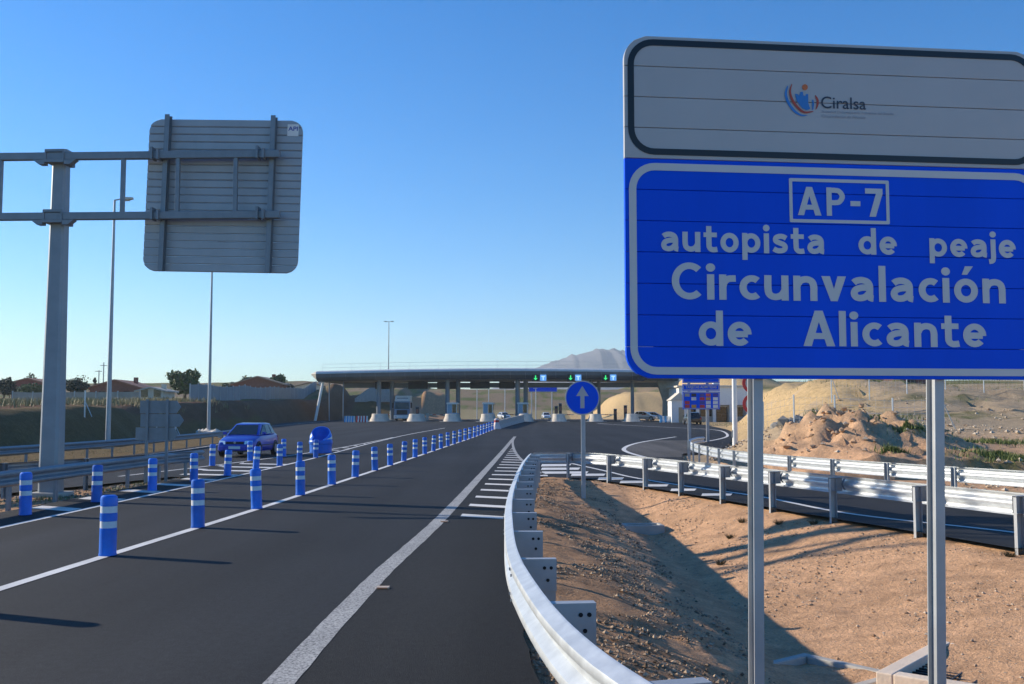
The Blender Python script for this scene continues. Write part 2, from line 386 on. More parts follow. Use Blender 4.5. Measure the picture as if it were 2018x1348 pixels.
def soil_mat():
    m = bpy.data.materials.new('soil'); m.use_nodes = True
    n = m.node_tree; p = n.nodes['Principled BSDF']; L = n.links.new
    at_ = n.nodes.new('ShaderNodeAttribute'); at_.attribute_name = 'soil_colour'
    tc = n.nodes.new('ShaderNodeTexCoord')
    def noi(s, d, ro=.6):
        q = n.nodes.new('ShaderNodeTexNoise'); q.inputs['Scale'].default_value = s; q.inputs['Detail'].default_value = d; q.inputs['Roughness'].default_value = ro
        L(tc.outputs['Object'], q.inputs['Vector']); return q.outputs[0]
    def mr(a, f0, f1, lo, hi):
        r = n.nodes.new('ShaderNodeMapRange'); r.inputs[1].default_value = f0; r.inputs[2].default_value = f1; r.inputs[3].default_value = lo; r.inputs[4].default_value = hi
        L(a, r.inputs[0]); return r.outputs[0]
    def mth(op, a, b_):
        q = n.nodes.new('ShaderNodeMath'); q.operation = op
        for i, v in enumerate((a, b_)):
            if isinstance(v, float): q.inputs[i].default_value = v
            else: L(v, q.inputs[i])
        return q.outputs[0]
    a = mr(noi(3.2, 8, .68), .3, .7, .72, 1.25); b_ = mr(noi(34, 5, .7), .3, .7, .70, 1.28)
    vo = n.nodes.new('ShaderNodeTexVoronoi'); vo.inputs['Scale'].default_value = 26; L(tc.outputs['Object'], vo.inputs['Vector'])
    vcol = n.nodes.new('ShaderNodeSeparateColor'); L(vo.outputs['Color'], vcol.inputs[0])
    peb = mth('MULTIPLY', mr(vo.outputs['Distance'], .22, .34, 1.0, 0.0), mr(vcol.outputs[0], .72, .76, 0.0, 1.0))
    f = mth('MULTIPLY', a, b_)
    vm = n.nodes.new('ShaderNodeVectorMath'); vm.operation = 'SCALE'; L(at_.outputs['Color'], vm.inputs[0]); L(f, vm.inputs['Scale'])
    mx = n.nodes.new('ShaderNodeMix'); mx.data_type = 'RGBA'; L(peb, mx.inputs[0]); L(vm.outputs[0], mx.inputs[6]); mx.inputs[7].default_value = (.42,.36,.29,1)
    pk = mth('MULTIPLY', peb, .75); L(pk, mx.inputs[0])
    L(mx.outputs[2], p.inputs['Base Color']); p.inputs['Roughness'].default_value = .95; p.inputs['Specular IOR Level'].default_value = .1
    hgt = mth('ADD', mth('ADD', mth('MULTIPLY', noi(9, 8, .7), 1.0), mth('MULTIPLY', noi(60, 4), .35)), mth('MULTIPLY', peb, .25))
    bp = n.nodes.new('ShaderNodeBump'); bp.inputs['Strength'].default_value = .9; bp.inputs['Distance'].default_value = .06
    L(hgt, bp.inputs['Height']); L(bp.outputs[0], p.inputs['Normal'])
    return m
SOIL = soil_mat(); me.materials.append(SOIL)
ground = structure(mk('ground', me))

# ------------------------------------------------------------------ roads
def strip(name, m, y0, y1, fl, fr, dz=0.0, step=1.0, nxs=8, parent=None, zf=zr):
    n = max(1, int((y1-y0)/step)); vs, fs = [], []
    for i in range(n+1):
        y = y0+(y1-y0)*i/n; a, b_ = fl(y), fr(y)
        for k in range(nxs+1): vs.append((a+(b_-a)*k/nxs, y, zf(y)+dz))
    q = nxs+1
    for i in range(n):
        for k in range(nxs): fs.append((i*q+k, i*q+k+1, (i+1)*q+k+1, (i+1)*q+k))
    mm = bpy.data.meshes.new(name); mm.from_pydata(vs, [], fs); mm.materials.append(m); mm.shade_smooth(); 
    return mk(name, mm, parent)
XE = Interp([(-6,-1.6),(6.7,-1.53),(11.3,-1.46),(17.5,-1.21),(30.3,-.9),(45,-.55),(62,-.12),(74,.22)])
Y1 = 29.35
road = structure(strip('road', ASPHALT, -14, Y1, lambda y: -9.3, lambda y: XA(y)+.07+.03*nz2(0, y, 2.0), step=.25, nxs=6))
shoulder = structure(strip('road_shoulder', asphalt('shoulder_asphalt', (.0195,.0190,.0182), .2), -6, Y1, lambda y: XE(y)+.02, lambda y: XA(y)+.07+.03*nz2(0, y, 2.0), dz=.003, step=.25, nxs=2))
carroad = structure(strip('side_road', ASPHALT, -14, Y1, lambda y: -16.6, lambda y: X2(y)-.4, step=1.0))
plaza = structure(strip('toll_plaza_pavement', ASPHALT, Y1, 215, lambda y: XL(y), lambda y: (XC(y)-.25 if y < 47 else XR(y)), step=1.0, nxs=16))
ramp = structure(strip('ramp', ASPHALT, 1.0, Y1, lambda y: XB(y)-.28+.05*nz2(5, y, 1.5), lambda y: XC(y)-.2, step=.3))
# paler patch of worn asphalt in the nose beside the far rail
NOSE = [tuple(road_at(*q)[:2]) for q in ((1332,861),(1295,866.5),(1262,872),(1240,878),(1230,884),(1232,889),(1246,894.5),(1270,901))]
def nose_l(y): return Interp(sorted((q[1], q[0]+.1) for q in NOSE))(y)
patch = structure(strip('worn_pavement_patch', ASPHALT2, NOSE[-1][1], 66, nose_l, lambda y: max(nose_l(y)+.01, (XC(y)-.3 if y < 48 else 9.0+.17*(y-48))), dz=.004, step=.5, nxs=3))

def line(pts, width, name='line', m=None, parent=None, dz=.006, step=.6, ragged=0.0):
    path = resample(spline(pts, .3), step) if len(pts) > 2 or ragged else [Vector((p[0], p[1], 0)) for p in pts]
    if (path[-1]-Vector((*pts[-1][:2], 0))).length > .01: path.append(Vector((*pts[-1][:2], 0)))
    vs, fs = [], []
    for i, p in enumerate(path):
        t = (path[min(i+1, len(path)-1)]-path[max(i-1, 0)]).normalized(); n = Vector((-t.y, t.x, 0))
        wl = width(p.y) if callable(width) else width
        for s in (-.5, .5):
            q = p+n*(wl*s+ragged*(random.random()-.5)); vs.append((q.x, q.y, zr(q.y)+dz))
    for i in range(len(path)-1): fs.append((2*i, 2*i+1, 2*i+3, 2*i+2))
    mm = bpy.data.meshes.new(name); mm.from_pydata(vs, [], fs); mm.materials.append(m or PAINT); return mk(name, mm, parent)
# main lines
edge_pts = [(-1.60,-6),(-1.56,3),(-1.53,6.7),(-1.46,11.3),(-1.21,17.5),(-.9,30.3),(-.55,45),(-.12,62),(.22,74)]
line(edge_pts, .21, 'edge_line', PAINTW, road, ragged=.010, step=.25)
XBOL = Interp([(3,-5.45),(9.3,-5.23),(12.7,-5.07),(22.4,-4.66),(35.8,-4.3),(46,-3.95),(57,-3.5),(75,-2.6),(95,-1.65),(138,1.4)])
line([(XBOL(y)-.02, y) for y in (-8,0,6,12,20,30,42,57,75,95,138)], .15, 'dividing_line', PAINT, road, ragged=.006, step=.2)
line([(-8.0,-8),(-8.02,16),(-8.02,30),(-8.1,40),(-8.3,50),(-8.4,62),(-8.0,80),(-6.6,100)], .13, 'gore_line', PAINT, road, step=.5)
line([(-11.35,29.5),(-10.75,34),(-10.1,40),(-9.45,47),(-8.95,56),(-8.4,72)], .12, 'gore_line', PAINT, plaza, step=.5)
line([(-15.9,-8),(-15.9,30),(-16.6,55),(-18,68)], .12, 'edge_line', PAINT, carroad, step=1)
line([(-19,72),(-22.6,80),(-25.4,90),(-25.6,110),(-25.6,140)], .15, 'edge_line', PAINT, plaza, step=1)
# tip of the nose hatching, its right arm
line([(.22,74),(.05,64),(.1,52),(.32,42),(.75,33),(1.0,30.4)], .13, 'nose_line', PAINTW, plaza, step=.5)
def quad(pts, name, m, parent, dz=.006):
    mm = bpy.data.meshes.new(name); mm.from_pydata([(x, y, zr(y)+dz) for x, y in pts], [], [tuple(range(len(pts)))]); mm.materials.append(m); return mk(name, mm, parent)
XNR = lambda y: min(XA(y)-.06 if y < 29 else 9, Interp([(30.4,1.0),(33,.75),(42,.32),(52,.1),(64,.05)])(y) if y >= 29 else 9)
y = 17.3
while y < 66:
    if XNR(y)-XE(y) > .34:
        quad([(XE(y+.55)+.30, y+.55), (XNR(y)-.03, y), (XNR(y)-.03, y+.46), (XE(y+1.0)+.30, y+1.02)], 'stripe', PAINT, road if y < 29 else plaza)
    y += 2.05
# stripes of the gore right of the nose (ramp side)
line([tuple(road_at(*q)[:2]) for q in ((1108,909),(1135,915.5),(1160,921),(1200,930),(1242,940),(1311,952),(1400,965),(1510,981),(1677,1013),(2018,1052),(2300,1096))], .13, 'ramp_line', PAINT, ramp, step=.4)
for x0, x1, ym in ((1066,1106,910.5),(1066,1122,917),(1066,1140,924),(1066,1156,931.5),(1125,1190,936),(1178,1226,943.5),(1221,1268,950),(1269,1314,957),(1321,1369,965.5),(1382,1440,975)):
    quad([tuple(road_at(x, y)[:2]) for x, y in ((x0, ym+2.6), (x1, ym+1.9), (x1+4, ym-2.2), (x0+2, ym-2.0))], 'stripe', PAINT, ramp)
# curved line round the nose by the far rail and the loop further on
line(NOSE, lambda y: .22, 'nose_line', PAINT, plaza, dz=.009, step=.3)
line([(10.6,60.5),(13.0,66),(15.6,74),(17.6,84),(18.5,91),(18.2,96),(16.6,101),(14.2,108),(11.5,118),(10.5,126)], .2, 'edge_line', PAINT, plaza, step=.6)
# hatch stripes between the left gore lines
for k in range(9):
    yy = 19.4+2.2*k
    xl_ = -9.15 if yy < 29 else min(-8.75, Interp([(29.5,-11.2),(34,-10.6),(40,-9.95),(47,-9.3)])(yy))
    xl_ = max(xl_, -9.9)
    quad([(-8.12, yy-.62), (-8.12, yy-.05), (xl_, yy+.55), (xl_, yy-.02)], 'stripe', PAINT, road if yy < 28.8 else plaza)
for yy in (33.4, 35.6, 37.8, 40, 42.2):
    xa = Interp([(29.5,-11.2),(34,-10.6),(40,-9.95),(47,-9.3)])(yy)
    if xa < -9.95: quad([(xa+.12, yy+.0), (-9.95, yy-.5), (-9.95, yy+.05), (xa+.12, yy+.5)], 'stripe', PAINT, plaza)
for yy in range(50, 72, 3):
    a, b_ = Interp([(47,-9.4),(56,-8.9),(72,-8.4)])(yy), -8.42
    if b_-a > .3: quad([(a+.1, yy+.6), (b_-.1, yy), (b_-.1, yy+.5), (a+.1, yy+1.1)], 'stripe', PAINT, plaza)
# road studs by the edge line
for px, py in ((755,1160),(876,1029)):
    p = road_at(px, py); q = empty('road_stud', (p.x, p.y, 0))
    MB().box((0,0,.012), (.13,.10,.018)).build('stud_body', mat('stud_body', (.55,.42,.30), .5), q, bevel=.004)
    MB().box((0,-.052,.012), (.10,.006,.012)).build('reflector', mat('stud_amber', (.75,.24,.10), .3), q)
    tag(q, 'amber road stud beside the right edge line, '+('nearer of the two' if py > 1100 else 'farther of the two, by the hatching'), 'road stud', 'road studs along the edge line')

# ------------------------------------------------------------------ guard rails
WPROF = [(0,-.155),(.012,-.148),(.072,-.118),(.080,-.092),(.072,-.066),(.014,-.022),(.008,0),(.014,.022),(.072,.066),(.080,.092),(.072,.118),(.012,.148),(0,.155)]
def guard_rail(label, pts, side, spacing=2.0, blocks=True, start=0.6, anchor=None, zc=.555, m=None, pm=None, zf=zr, holes=False, tall=.70, caps=False, drop_end=False):
    m = m or GALVB; pm = pm or GALV
    path = resample(spline(pts, .15), .2); L = (len(path)-1)*.2
    root = empty('guard_rail', (path[0].x, path[0].y, zf(path[0].y))); o0 = root.location.copy()
    def fr(i):
        t = (path[min(i+2, len(path)-1)]-path[max(i-2, 0)]).normalized(); return t, Vector((-t.y, t.x, 0))*side
    seg = 20; i = 0; j = 0
    while i < len(path)-1:
        e = min(len(path)-1, i+seg+1); rings = []
        if len(path)-1-e < 4: e = len(path)-1
        for k in range(i, e+1):
            t, n = fr(k); off = .003 if k >= e-1 and e < len(path)-1 else 0.0
            dz = 0.0
            if drop_end:
                s = (len(path)-1-k)*.2; dz = -.40*sm(3.0, 0, s)
            c = Vector((path[k].x, path[k].y, zf(path[k].y)+zc+dz))-o0
            rings.append([c+n*(d+off)+Vector((0,0,h)) for d, h in WPROF]+[c+n*(d-.004+off)+Vector((0,0,h)) for d, h in WPROF[::-1]])
        beam = MB().loft(rings).build('beam', m, root, smooth=True)
        if holes and i > 0:
            for dk in (-.05, .09):
                for hh in (.086, -.086):
                    t, n = fr(i); c = Vector((path[i].x, path[i].y, zf(path[i].y)+zc))-o0+t*dk+n*.084+Vector((0,0,hh+(.018 if dk > 0 else -.006)))
                    MB().cyl(c, c+n*.010, .011, n=8).build('bolt', GALVD, beam)
        i = e if e == len(path)-1 else i+seg
    s = start
    if anchor is not None:
        ka = min(range(len(path)), key=lambda q: abs(path[q].y-anchor)); s = (ka*.2) % spacing
    while s < L-.1:
        k = min(len(path)-1, int(s/.2+.5)); t, n = fr(k); g = path[k]
        depth = .21 if blocks else .03
        c = g-n*(depth-.02) ; gz = H(c.x, c.y)-.25
        x0 = o0
        def P(a, b_, z): return Vector((c.x, c.y, 0))+t*a-n*b_+Vector((0,0,z))-x0
        zt = zf(g.y)+tall
        # channel section post, open along the road
        a, b_, th = .06, .055, .006
        poly = [(-a,0),(a,0),(a,b_),(a-th,b_),(a-th,th),(-a+th,th),(-a+th,b_),(-a,b_)]
        poly = [(q-0, r) for q, r in poly]
        if blocks: poly = [(r-.03, q+.02) for q, r in poly]
        MB().loft([[P(q, r, gz) for q, r in poly], [P(q, r, zt-(.03 if blocks else 0)) for q, r in poly]]).build('post', pm, root)
        if caps: MB().loft([[P(q, r, zt+.002) for q, r in ((-.075,-.01),(.075,-.01),(.075,.07),(-.075,.07))], [P(q, r, zt+.012) for q, r in ((-.075,-.01),(.075,-.01),(.075,.07),(-.075,.07))]]).build('post_cap', pm, root)
        if blocks:
            # spacer: plate across, with flanges at top and bottom
            zb = zf(g.y)+zc-.10; zt2 = zf(g.y)+zc+.135
            y0, y1 = -.19, .085
            def PB(a0, a1, b0, b1, z0, z1):
                q = [P(aa, bb, 0) for aa, bb in ((a0,b0),(a1,b0),(a1,b1),(a0,b1))]
                return [Vector((v.x, v.y, z0-x0.z)) for v in q], [Vector((v.x, v.y, z1-x0.z)) for v in q]
            mb = MB(); mb.loft(PB(-.045,-.040,y0,y1,zb,zt2)); mb.loft(PB(-.0395,.04,y0,y1,zt2-.005,zt2)); mb.loft(PB(-.0395,.04,y0,y1,zb,zb+.005))
            blk = mb.build('spacer', pm, root)
            if s < 40:
                for bb, dz in ((.045,.17),(-.005,.17),(.02,.08)):
                    q0 = P(-.0455, bb, zb+dz); q1 = P(-.049, bb, zb+dz)
                    MB().cyl(q0, q1, .013, n=10).build('bolt_hole_disc', HOLE, blk)  # dark disc on the plate gives the shade of a hole as colour
            # curved bracket between spacer and beam
            q = [P(.05, y0+.02+.05*math.sin(u*math.pi), zb+.02+.2*u) for u in (0,.25,.5,.75,1)]
            mb = MB(); mb.loft([[v, v+t*.05, v+t*.05-n*.006, v-n*.006] for v in q]); mb.build('bracket', GALVD, root)
        s += spacing
    return tag(root, label, 'guard rail', 'steel guard rails')
A_PTS = [(XA(y), y) for y in (-4,-1,1,2.5,4,5,6.3,8,10.3,12.6,15,17.4,20.5,24,28.5)]
guard_rail('long steel guard rail curving along the right edge of the near lane, beside the gravel', A_PTS, 1, 1.78, True, .3, holes=True, anchor=5.85)
guard_rail('bright guard rail from the nose running right behind the big blue sign posts', B_PATH, 1, 2.05, True, 1.4)
guard_rail('curved pale guard rail on the far side of the ramp, below the rocky earth bank', C_PATH, 1, 2.0, False, .5)
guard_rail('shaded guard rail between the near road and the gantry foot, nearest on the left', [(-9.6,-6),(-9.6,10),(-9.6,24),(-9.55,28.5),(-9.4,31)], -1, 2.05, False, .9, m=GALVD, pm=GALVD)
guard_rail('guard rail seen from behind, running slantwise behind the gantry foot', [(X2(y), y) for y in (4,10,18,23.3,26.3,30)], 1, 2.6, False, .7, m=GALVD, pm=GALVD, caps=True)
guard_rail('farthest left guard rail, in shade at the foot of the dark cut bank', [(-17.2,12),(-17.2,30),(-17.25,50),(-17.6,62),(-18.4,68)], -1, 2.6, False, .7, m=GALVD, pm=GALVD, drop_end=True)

# ------------------------------------------------------------------ blue bollards
def make_bollard():
    root = empty('bollard', (0,0,0)); r = .104
    MB().lathe([(0,0),(r+.004,0),(r+.006,.012),(r,.03),(r,.335),(r-.006,.340),(r-.006,.425),(r,.43),(r,.522),(r-.006,.527),(r-.006,.612),(r,.617),(r,.70),(r-.006,.73),(r-.028,.748),(r-.05,.742),(0,.740)], 20).build('body', BOLBLUE, root, smooth=True)
    for z in (.3825, .5695):
        MB().lathe([(r-.005,z-.0415),(r-.0025,z-.040),(r-.0025,z+.040),(r-.005,z+.0415)], 20).build('reflective_band', BOLWHITE, root, smooth=True)
    return root
bol0 = make_bollard(); bused = [False]
def copy_tree(o, parent=None):
    c = o.copy(); col.objects.link(c); c.parent = parent
    for ch in [q for q in o.children]: copy_tree(ch, c)
    return c
def bollard(x, y, label, group):
    o = bol0 if not bused[0] else copy_tree(bol0); bused[0] = True
    o.location = (x, y, zr(y)+.006); o.rotation_euler = (R(random.gauss(0,1.3)), R(random.gauss(0,1.6)), random.uniform(0,6))
    return tag(o, label, 'bollard', group)
main_px = [(212,1095),(390,1040),(506,1003),(592,976),(654,955),(700,940),(739,927),(769,917)]
mpos = [(-5.23,9.35)]+[tuple(road_at(*p)[:2]) for p in main_px]
yy = mpos[-1][1]
while yy < 92:
    yy += 3.35; mpos.append((XBOL(yy), yy))
for k, (x, y) in enumerate(mpos):
    if k == 0: lb = 'blue striped bollard before the frame edge, only its shadow showing on the near lane'
    else: lb = f'blue white-banded bollard, {ORD[k-1]} from the camera in the long row dividing the lanes'
    bollard(x, y, lb, 'blue bollards along the dividing line')
rowA = [(50,1015),(190,990),(300,967),(382,949),(448,938),(504,926),(551,918),(590,910),(622,902)]
for k, p in enumerate(rowA):
    q = road_at(*p); bollard(q.x, q.y, f'blue white-banded bollard, {ORD[k]} from the left edge along the hatched left gore', 'blue bollards along the gore')
for k, p in enumerate([(418,918),(493,908),(559,900)]):
    q = road_at(*p); bollard(q.x, q.y, 'blue bollard on the far side of the gore, '+['left of the blue car front','before the blue car wheel','at the rear of the blue car'][k], 'blue bollards along the gore')

# ------------------------------------------------------------------ lettering
_probe = [None]
def text_mesh(name, body, m, w_, h_, bold=0.0, thick=.0012):
    cu = bpy.data.curves.new('t', 'FONT'); cu.body = body; cu.size = 1.0; cu.offset = bold; cu.extrude = 0.0; cu.resolution_u = 6
    ob = bpy.data.objects.new('t', cu); col.objects.link(ob)
    dg = bpy.context.evaluated_depsgraph_get(); dg.update()
    me = bpy.data.meshes.new_from_object(ob.evaluated_get(dg)); bpy.data.objects.remove(ob); bpy.data.curves.remove(cu)
    n = len(me.vertices); a = np.empty(n*3, dtype=np.float32); me.vertices.foreach_get('co', a); a = a.reshape(-1, 3)
    lo, hi = a.min(0), a.max(0)
    b_ = np.zeros_like(a); b_[:,0] = (a[:,0]-lo[0])/(hi[0]-lo[0])*w_; b_[:,2] = (a[:,1]-lo[1])/(hi[1]-lo[1])*h_
    me.vertices.foreach_set('co', b_.ravel()); me.materials.clear(); me.materials.append(m); me.name = name; me.update()
    return me
def ring_poly(x0, x1, z0, z1, r, n=8):
    out = []
    for cx, cz, a0 in ((x1-r,z1-r,0),(x0+r,z1-r,90),(x0+r,z0+r,180),(x1-r,z0+r,270)):
        for k in range(n+1):
            a = R(a0+90*k/n); out.append((cx+r*math.cos(a), cz+r*math.sin(a)))
    return out
def frame_ring(x0, x1, z0, z1, r, t, y, m, name, parent, th=.002, rin=None):
    o_ = ring_poly(x0, x1, z0, z1, r); i_ = ring_poly(x0+t, x1-t, z0+t, z1-t, max(.004, r-t))
    n = len(o_); mb = MB()
    vs = [Vector((a, y, c)) for a, c in o_]+[Vector((a, y, c)) for a, c in i_]+[Vector((a, y+th, c)) for a, c in o_]+[Vector((a, y+th, c)) for a, c in i_]
    fs = []
    for k in range(n):
        k2 = (k+1) % n
        fs += [(k, k2, n+k2, n+k), (2*n+k, 3*n+k, 3*n+k2, 2*n+k2), (k, 2*n+k, 2*n+k2, k2), (n+k, n+k2, 3*n+k2, 3*n+k)]
    return mb.add(vs, fs).build(name, m, parent)
def slat(x0, x1, z0, z1, zlo, zhi, r, y0, y1, m, parent, bev=.006, name='slat'):
    def inset(z):
        d = min(z-zlo, zhi-z)
        return 0.0 if d >= r else r-math.sqrt(max(0, r*r-(r-d)**2))
    zs = [z0+(z1-z0)*k/7 for k in range(8)]
    poly = [(x0+inset(z), z) for z in zs]+[(x1-inset(z), z) for z in zs[::-1]]
    rings = []
    for yv, sh in ((y1,0),(y0+bev,0),(y0,bev*.7)):
        c = (z0+z1)/2; k = 1-sh*2/(z1-z0)
        rings.append([Vector((px, yv, c+(pz-c)*k)) for px, pz in poly])
    return MB().loft(rings).build(name, m, parent)
def ibeam(mb, x, yc, z0, z1, w_=.09, d=.2, tf=.009, tw=.007, lean=0.0):
    p = [(-w_/2,-d/2),(w_/2,-d/2),(w_/2,-d/2+tf),(tw/2,-d/2+tf),(tw/2,d/2-tf),(w_/2,d/2-tf),(w_/2,d/2),(-w_/2,d/2),(-w_/2,d/2-tf),(-tw/2,d/2-tf),(-tw/2,-d/2+tf),(-w_/2,-d/2+tf)]
    return mb.loft([[Vector((x+a-lean*(z1-z0), yc+b_, z0)) for a, b_ in p], [Vector((x+a, yc+b_, z1)) for a, b_ in p]])

# road-sign alphabet: each letter is built from bars and bowls of one stroke width (cap height 1)
def arc(cx, cy, rx, ry, a0, a1, n=22): return [(cx+rx*math.cos(R(a0+(a1-a0)*k/n)), cy+ry*math.sin(R(a0+(a1-a0)*k/n))) for k in range(n+1)]
def sp(*p): return [(q.x, q.y) for q in spline(p, .03)]
OO = arc(.32,.345,.22,.25,0,360,32)
DOT = ('P', arc(.1,.875,.115,.115,0,360,20)[:-1])
GLY = {
 'o': (.64, [OO]), 'ó': (.64, [OO, ('P', [(.22,.79),(.36,.79),(.52,1.03),(.31,1.03)])]),
 'a': (.62, [sp((.09,.52),(.17,.575),(.30,.595),(.43,.55),(.49,.44),(.49,.2)), [(.49,.3),(.49,.14)], sp((.49,.16),(.51,.10),(.585,.085)), sp((.47,.385),(.30,.385),(.15,.33),(.10,.23),(.14,.13),(.25,.095),(.38,.13),(.48,.23))]),
 'u': (.62, [sp((.1,.69),(.1,.3),(.15,.15),(.29,.095),(.43,.15),(.52,.28)), [(.52,.69),(.52,0)]]),
 't': (.46, [[(.18,.90),(.18,.3)], sp((.18,.32),(.19,.18),(.26,.10),(.36,.09),(.46,.105)), ('P', [(0,.52),(.45,.52),(.45,.68),(0,.68)])]),
 'p': (.64, [[(.1,.69),(.1,-.24)], OO]), 'd': (.64, [[(.54,0),(.54,.99)], OO]),
 'i': (.2, [[(.1,0),(.1,.69)], DOT]), 'l': (.2, [[(.1,0),(.1,1.0)]]),
 'j': (.2, [sp((.1,.69),(.1,.3),(.1,-.02),(.06,-.12),(-.06,-.145)), DOT]),
 's': (.54, [sp((.48,.53),(.38,.585),(.25,.595),(.13,.54),(.13,.43),(.26,.365),(.38,.32),(.445,.23),(.40,.13),(.28,.095),(.16,.105),(.05,.165))]),
 'e': (.62, [[(.14,.335),(.52,.335)], arc(.31,.345,.215,.25,-4,318,30)]),
 'C': (.76, [arc(.44,.5,.34,.415,48,312,34)]), 'c': (.52, [arc(.32,.345,.22,.25,50,310,26)]),
 'r': (.40, [[(.1,0),(.1,.69)], sp((.1,.36),(.15,.50),(.25,.575),(.42,.585))]),
 'n': (.62, [[(.1,0),(.1,.69)], sp((.1,.40),(.18,.54),(.33,.595),(.47,.54),(.52,.40),(.52,.2),(.52,0))]),
 'v': (.62, [('P', [(0,.69),(.215,.69),(.40,0),(.225,0)]), ('P', [(.62,.69),(.405,.69),(.22,0),(.395,0)])]),
 'A': (.80, [('P', [(0,0),(.21,0),(.49,1),(.30,1)]), ('P', [(.80,0),(.59,0),(.31,1),(.50,1)]), ('P', [(.18,.20),(.62,.20),(.60,.37),(.20,.37)])]),
 'P': (.66, [[(.1,0),(.1,1)], [(.1,.905)]+sp((.30,.905),(.45,.87),(.555,.69),(.45,.50),(.30,.465))+[(.1,.465)]]),
 '-': (.34, [('P', [(0,.36),(.34,.36),(.34,.54),(0,.54)])]),
 '7': (.60, [('P', [(0,.82),(.60,.82),(.60,1),(0,1)]), ('P', [(.37,.82),(.60,.82),(.35,0),(.13,0)])]),
}
def sign_word(body, width, cap, m, name='lettering', sw=.178, gap=.13):
    v, f = [], []; x0 = 0.0; lay = 0; total = sum(GLY[c][0] for c in body)+gap*(len(body)-1)
    kx = width/total; half = sw/2
    for c in body:
        wd, st = GLY[c]
        for q in st:
            lay = (lay+1) % 5; yy = -.00018*lay; b0 = len(v)
            if q[0] == 'P':
                v += [((x0+a)*kx, yy, b_*cap) for a, b_ in q[1]]; f.append(tuple(range(b0, b0+len(q[1])))); continue
            n = len(q); closed = (abs(q[0][0]-q[-1][0])+abs(q[0][1]-q[-1][1])) < 1e-4 and n > 4
            for i, (a, b_) in enumerate(q):
                if closed: p0, p1 = q[(i-1) % (n-1)], q[(i+1) % (n-1)]
                else: p0, p1 = q[max(0, i-1)], q[min(n-1, i+1)]
                dx, dy = p1[0]-p0[0], p1[1]-p0[1]; L_ = math.hypot(dx, dy) or 1; nx_, ny_ = -dy/L_*half, dx/L_*half
                v += [((x0+a+nx_)*kx, yy, (b_+ny_)*cap), ((x0+a-nx_)*kx, yy, (b_-ny_)*cap)]
            for i in range(n-1): f.append((b0+2*i, b0+2*i+1, b0+2*i+3, b0+2*i+2))
        x0 += wd+gap
    mm = bpy.data.meshes.new(name); mm.from_pydata(v, [], f); mm.materials.append(m); return mm
# ------------------------------------------------------------------ the big motorway sign
P0 = at(1232, 400, 5.63); YAW = R(6.4)
U = Vector((math.cos(YAW), math.sin(YAW), 0)); N = Vector((math.sin(YAW), -math.cos(YAW), 0))
def sg(x, y):                        # pixel of the photograph -> board coordinates (u, height)
    d = ray(x, y); t = (P0-Vector((0,0,CAMZ))).dot(N)/d.dot(N); q = Vector((0,0,CAMZ))+d*t
    return (q-P0).dot(U), q.z
W = sg(2056, 420)[0]; zlo = sg(1300, 746)[1]; zhi = sg(1290, 71)[1]
base = P0+U*(W*.55); gz = H(base.x, base.y)
sign = empty('motorway_sign', (P0.x, P0.y, 0), YAW)
tag(sign, 'large blue and white motorway sign on two steel posts, right foreground', 'road sign')
sh = (zhi-zlo)/11.0
for k in range(11):
    slat(0, W, zlo+k*sh+.0012, zlo+(k+1)*sh-.0012, zlo, zhi, .145, 0, .032, SIGNBLUE if k < 7 else SIGNWHITE, sign, bev=.003)
zs_ = zlo+7*sh
MB().b(.16, W-.16, .0322, .0345, zlo+.02, zhi-.02).build('gap_blocking_sheet', GALVD, sign)  # added behind the slats to block sky light through their gaps
frame_ring(.020, W-.020, zs_+.022, zhi-.020, .15, .036, -.0035, SIGNBLACK, 'black_border', sign)
frame_ring(.022, W-.022, zlo+.022, zs_-.026, .15, .042, -.0035, SIGNLETTER, 'white_border', sign)
def word(body, x0, x1, yb, yt, m, bold, parent=sign, name='lettering'):
    u0, v0 = sg(x0, yb); _, v1 = sg(x0, yt); u1, _ = sg(x1, (yb+yt)/2)
    o = mk(name, text_mesh(name, body, m, u1-u0, v1-v0, bold), parent); o.location = (u0, -.0034, v0); return o
def road_word(body, x0, x1, yb, yt, gap=.095):
    u0, v0 = sg(x0, yb); _, v1 = sg(x0, yt); u1, _ = sg(x1, (yb+yt)/2)
    o = mk('lettering', sign_word(body, u1-u0, v1-v0, SIGNLETTER, gap=gap), sign); o.location = (u0, -.0030, v0); return o
road_word('AP-7', 1572, 1739, 424, 368, .17)
u0, v0 = sg(1556, 438); u1, _ = sg(1752, 400); _, v1 = sg(1556, 351)
frame_ring(u0, u1, v0, v1, .008, .019, -.0035, SIGNLETTER, 'number_frame', sign)
road_word('autopista', 1302, 1625, 495.5, 438)
road_word('de', 1691, 1767, 501.5, 448.5)
road_word('peaje', 1831, 2001, 506, 453)
road_word('Circunvalación', 1323, 1981, 589.5, 517)
road_word('de', 1376, 1481, 681.5, 611)
road_word('Alicante', 1583, 1943, 682, 612)
INK = mat('sign_ink', (.03,.035,.06), .4); INKG = mat('sign_grey_ink', (.30,.31,.35), .4)
word('Ciralsa', 1618, 1706, 213.5, 190, INK, .004)
word('Sociedad Concesionaria Autopista del Estado', 1619, 1761, 223.5, 217.5, INKG, 0)
word('Circunvalación de Alicante', 1619, 1705, 231.5, 226, INKG, 0)
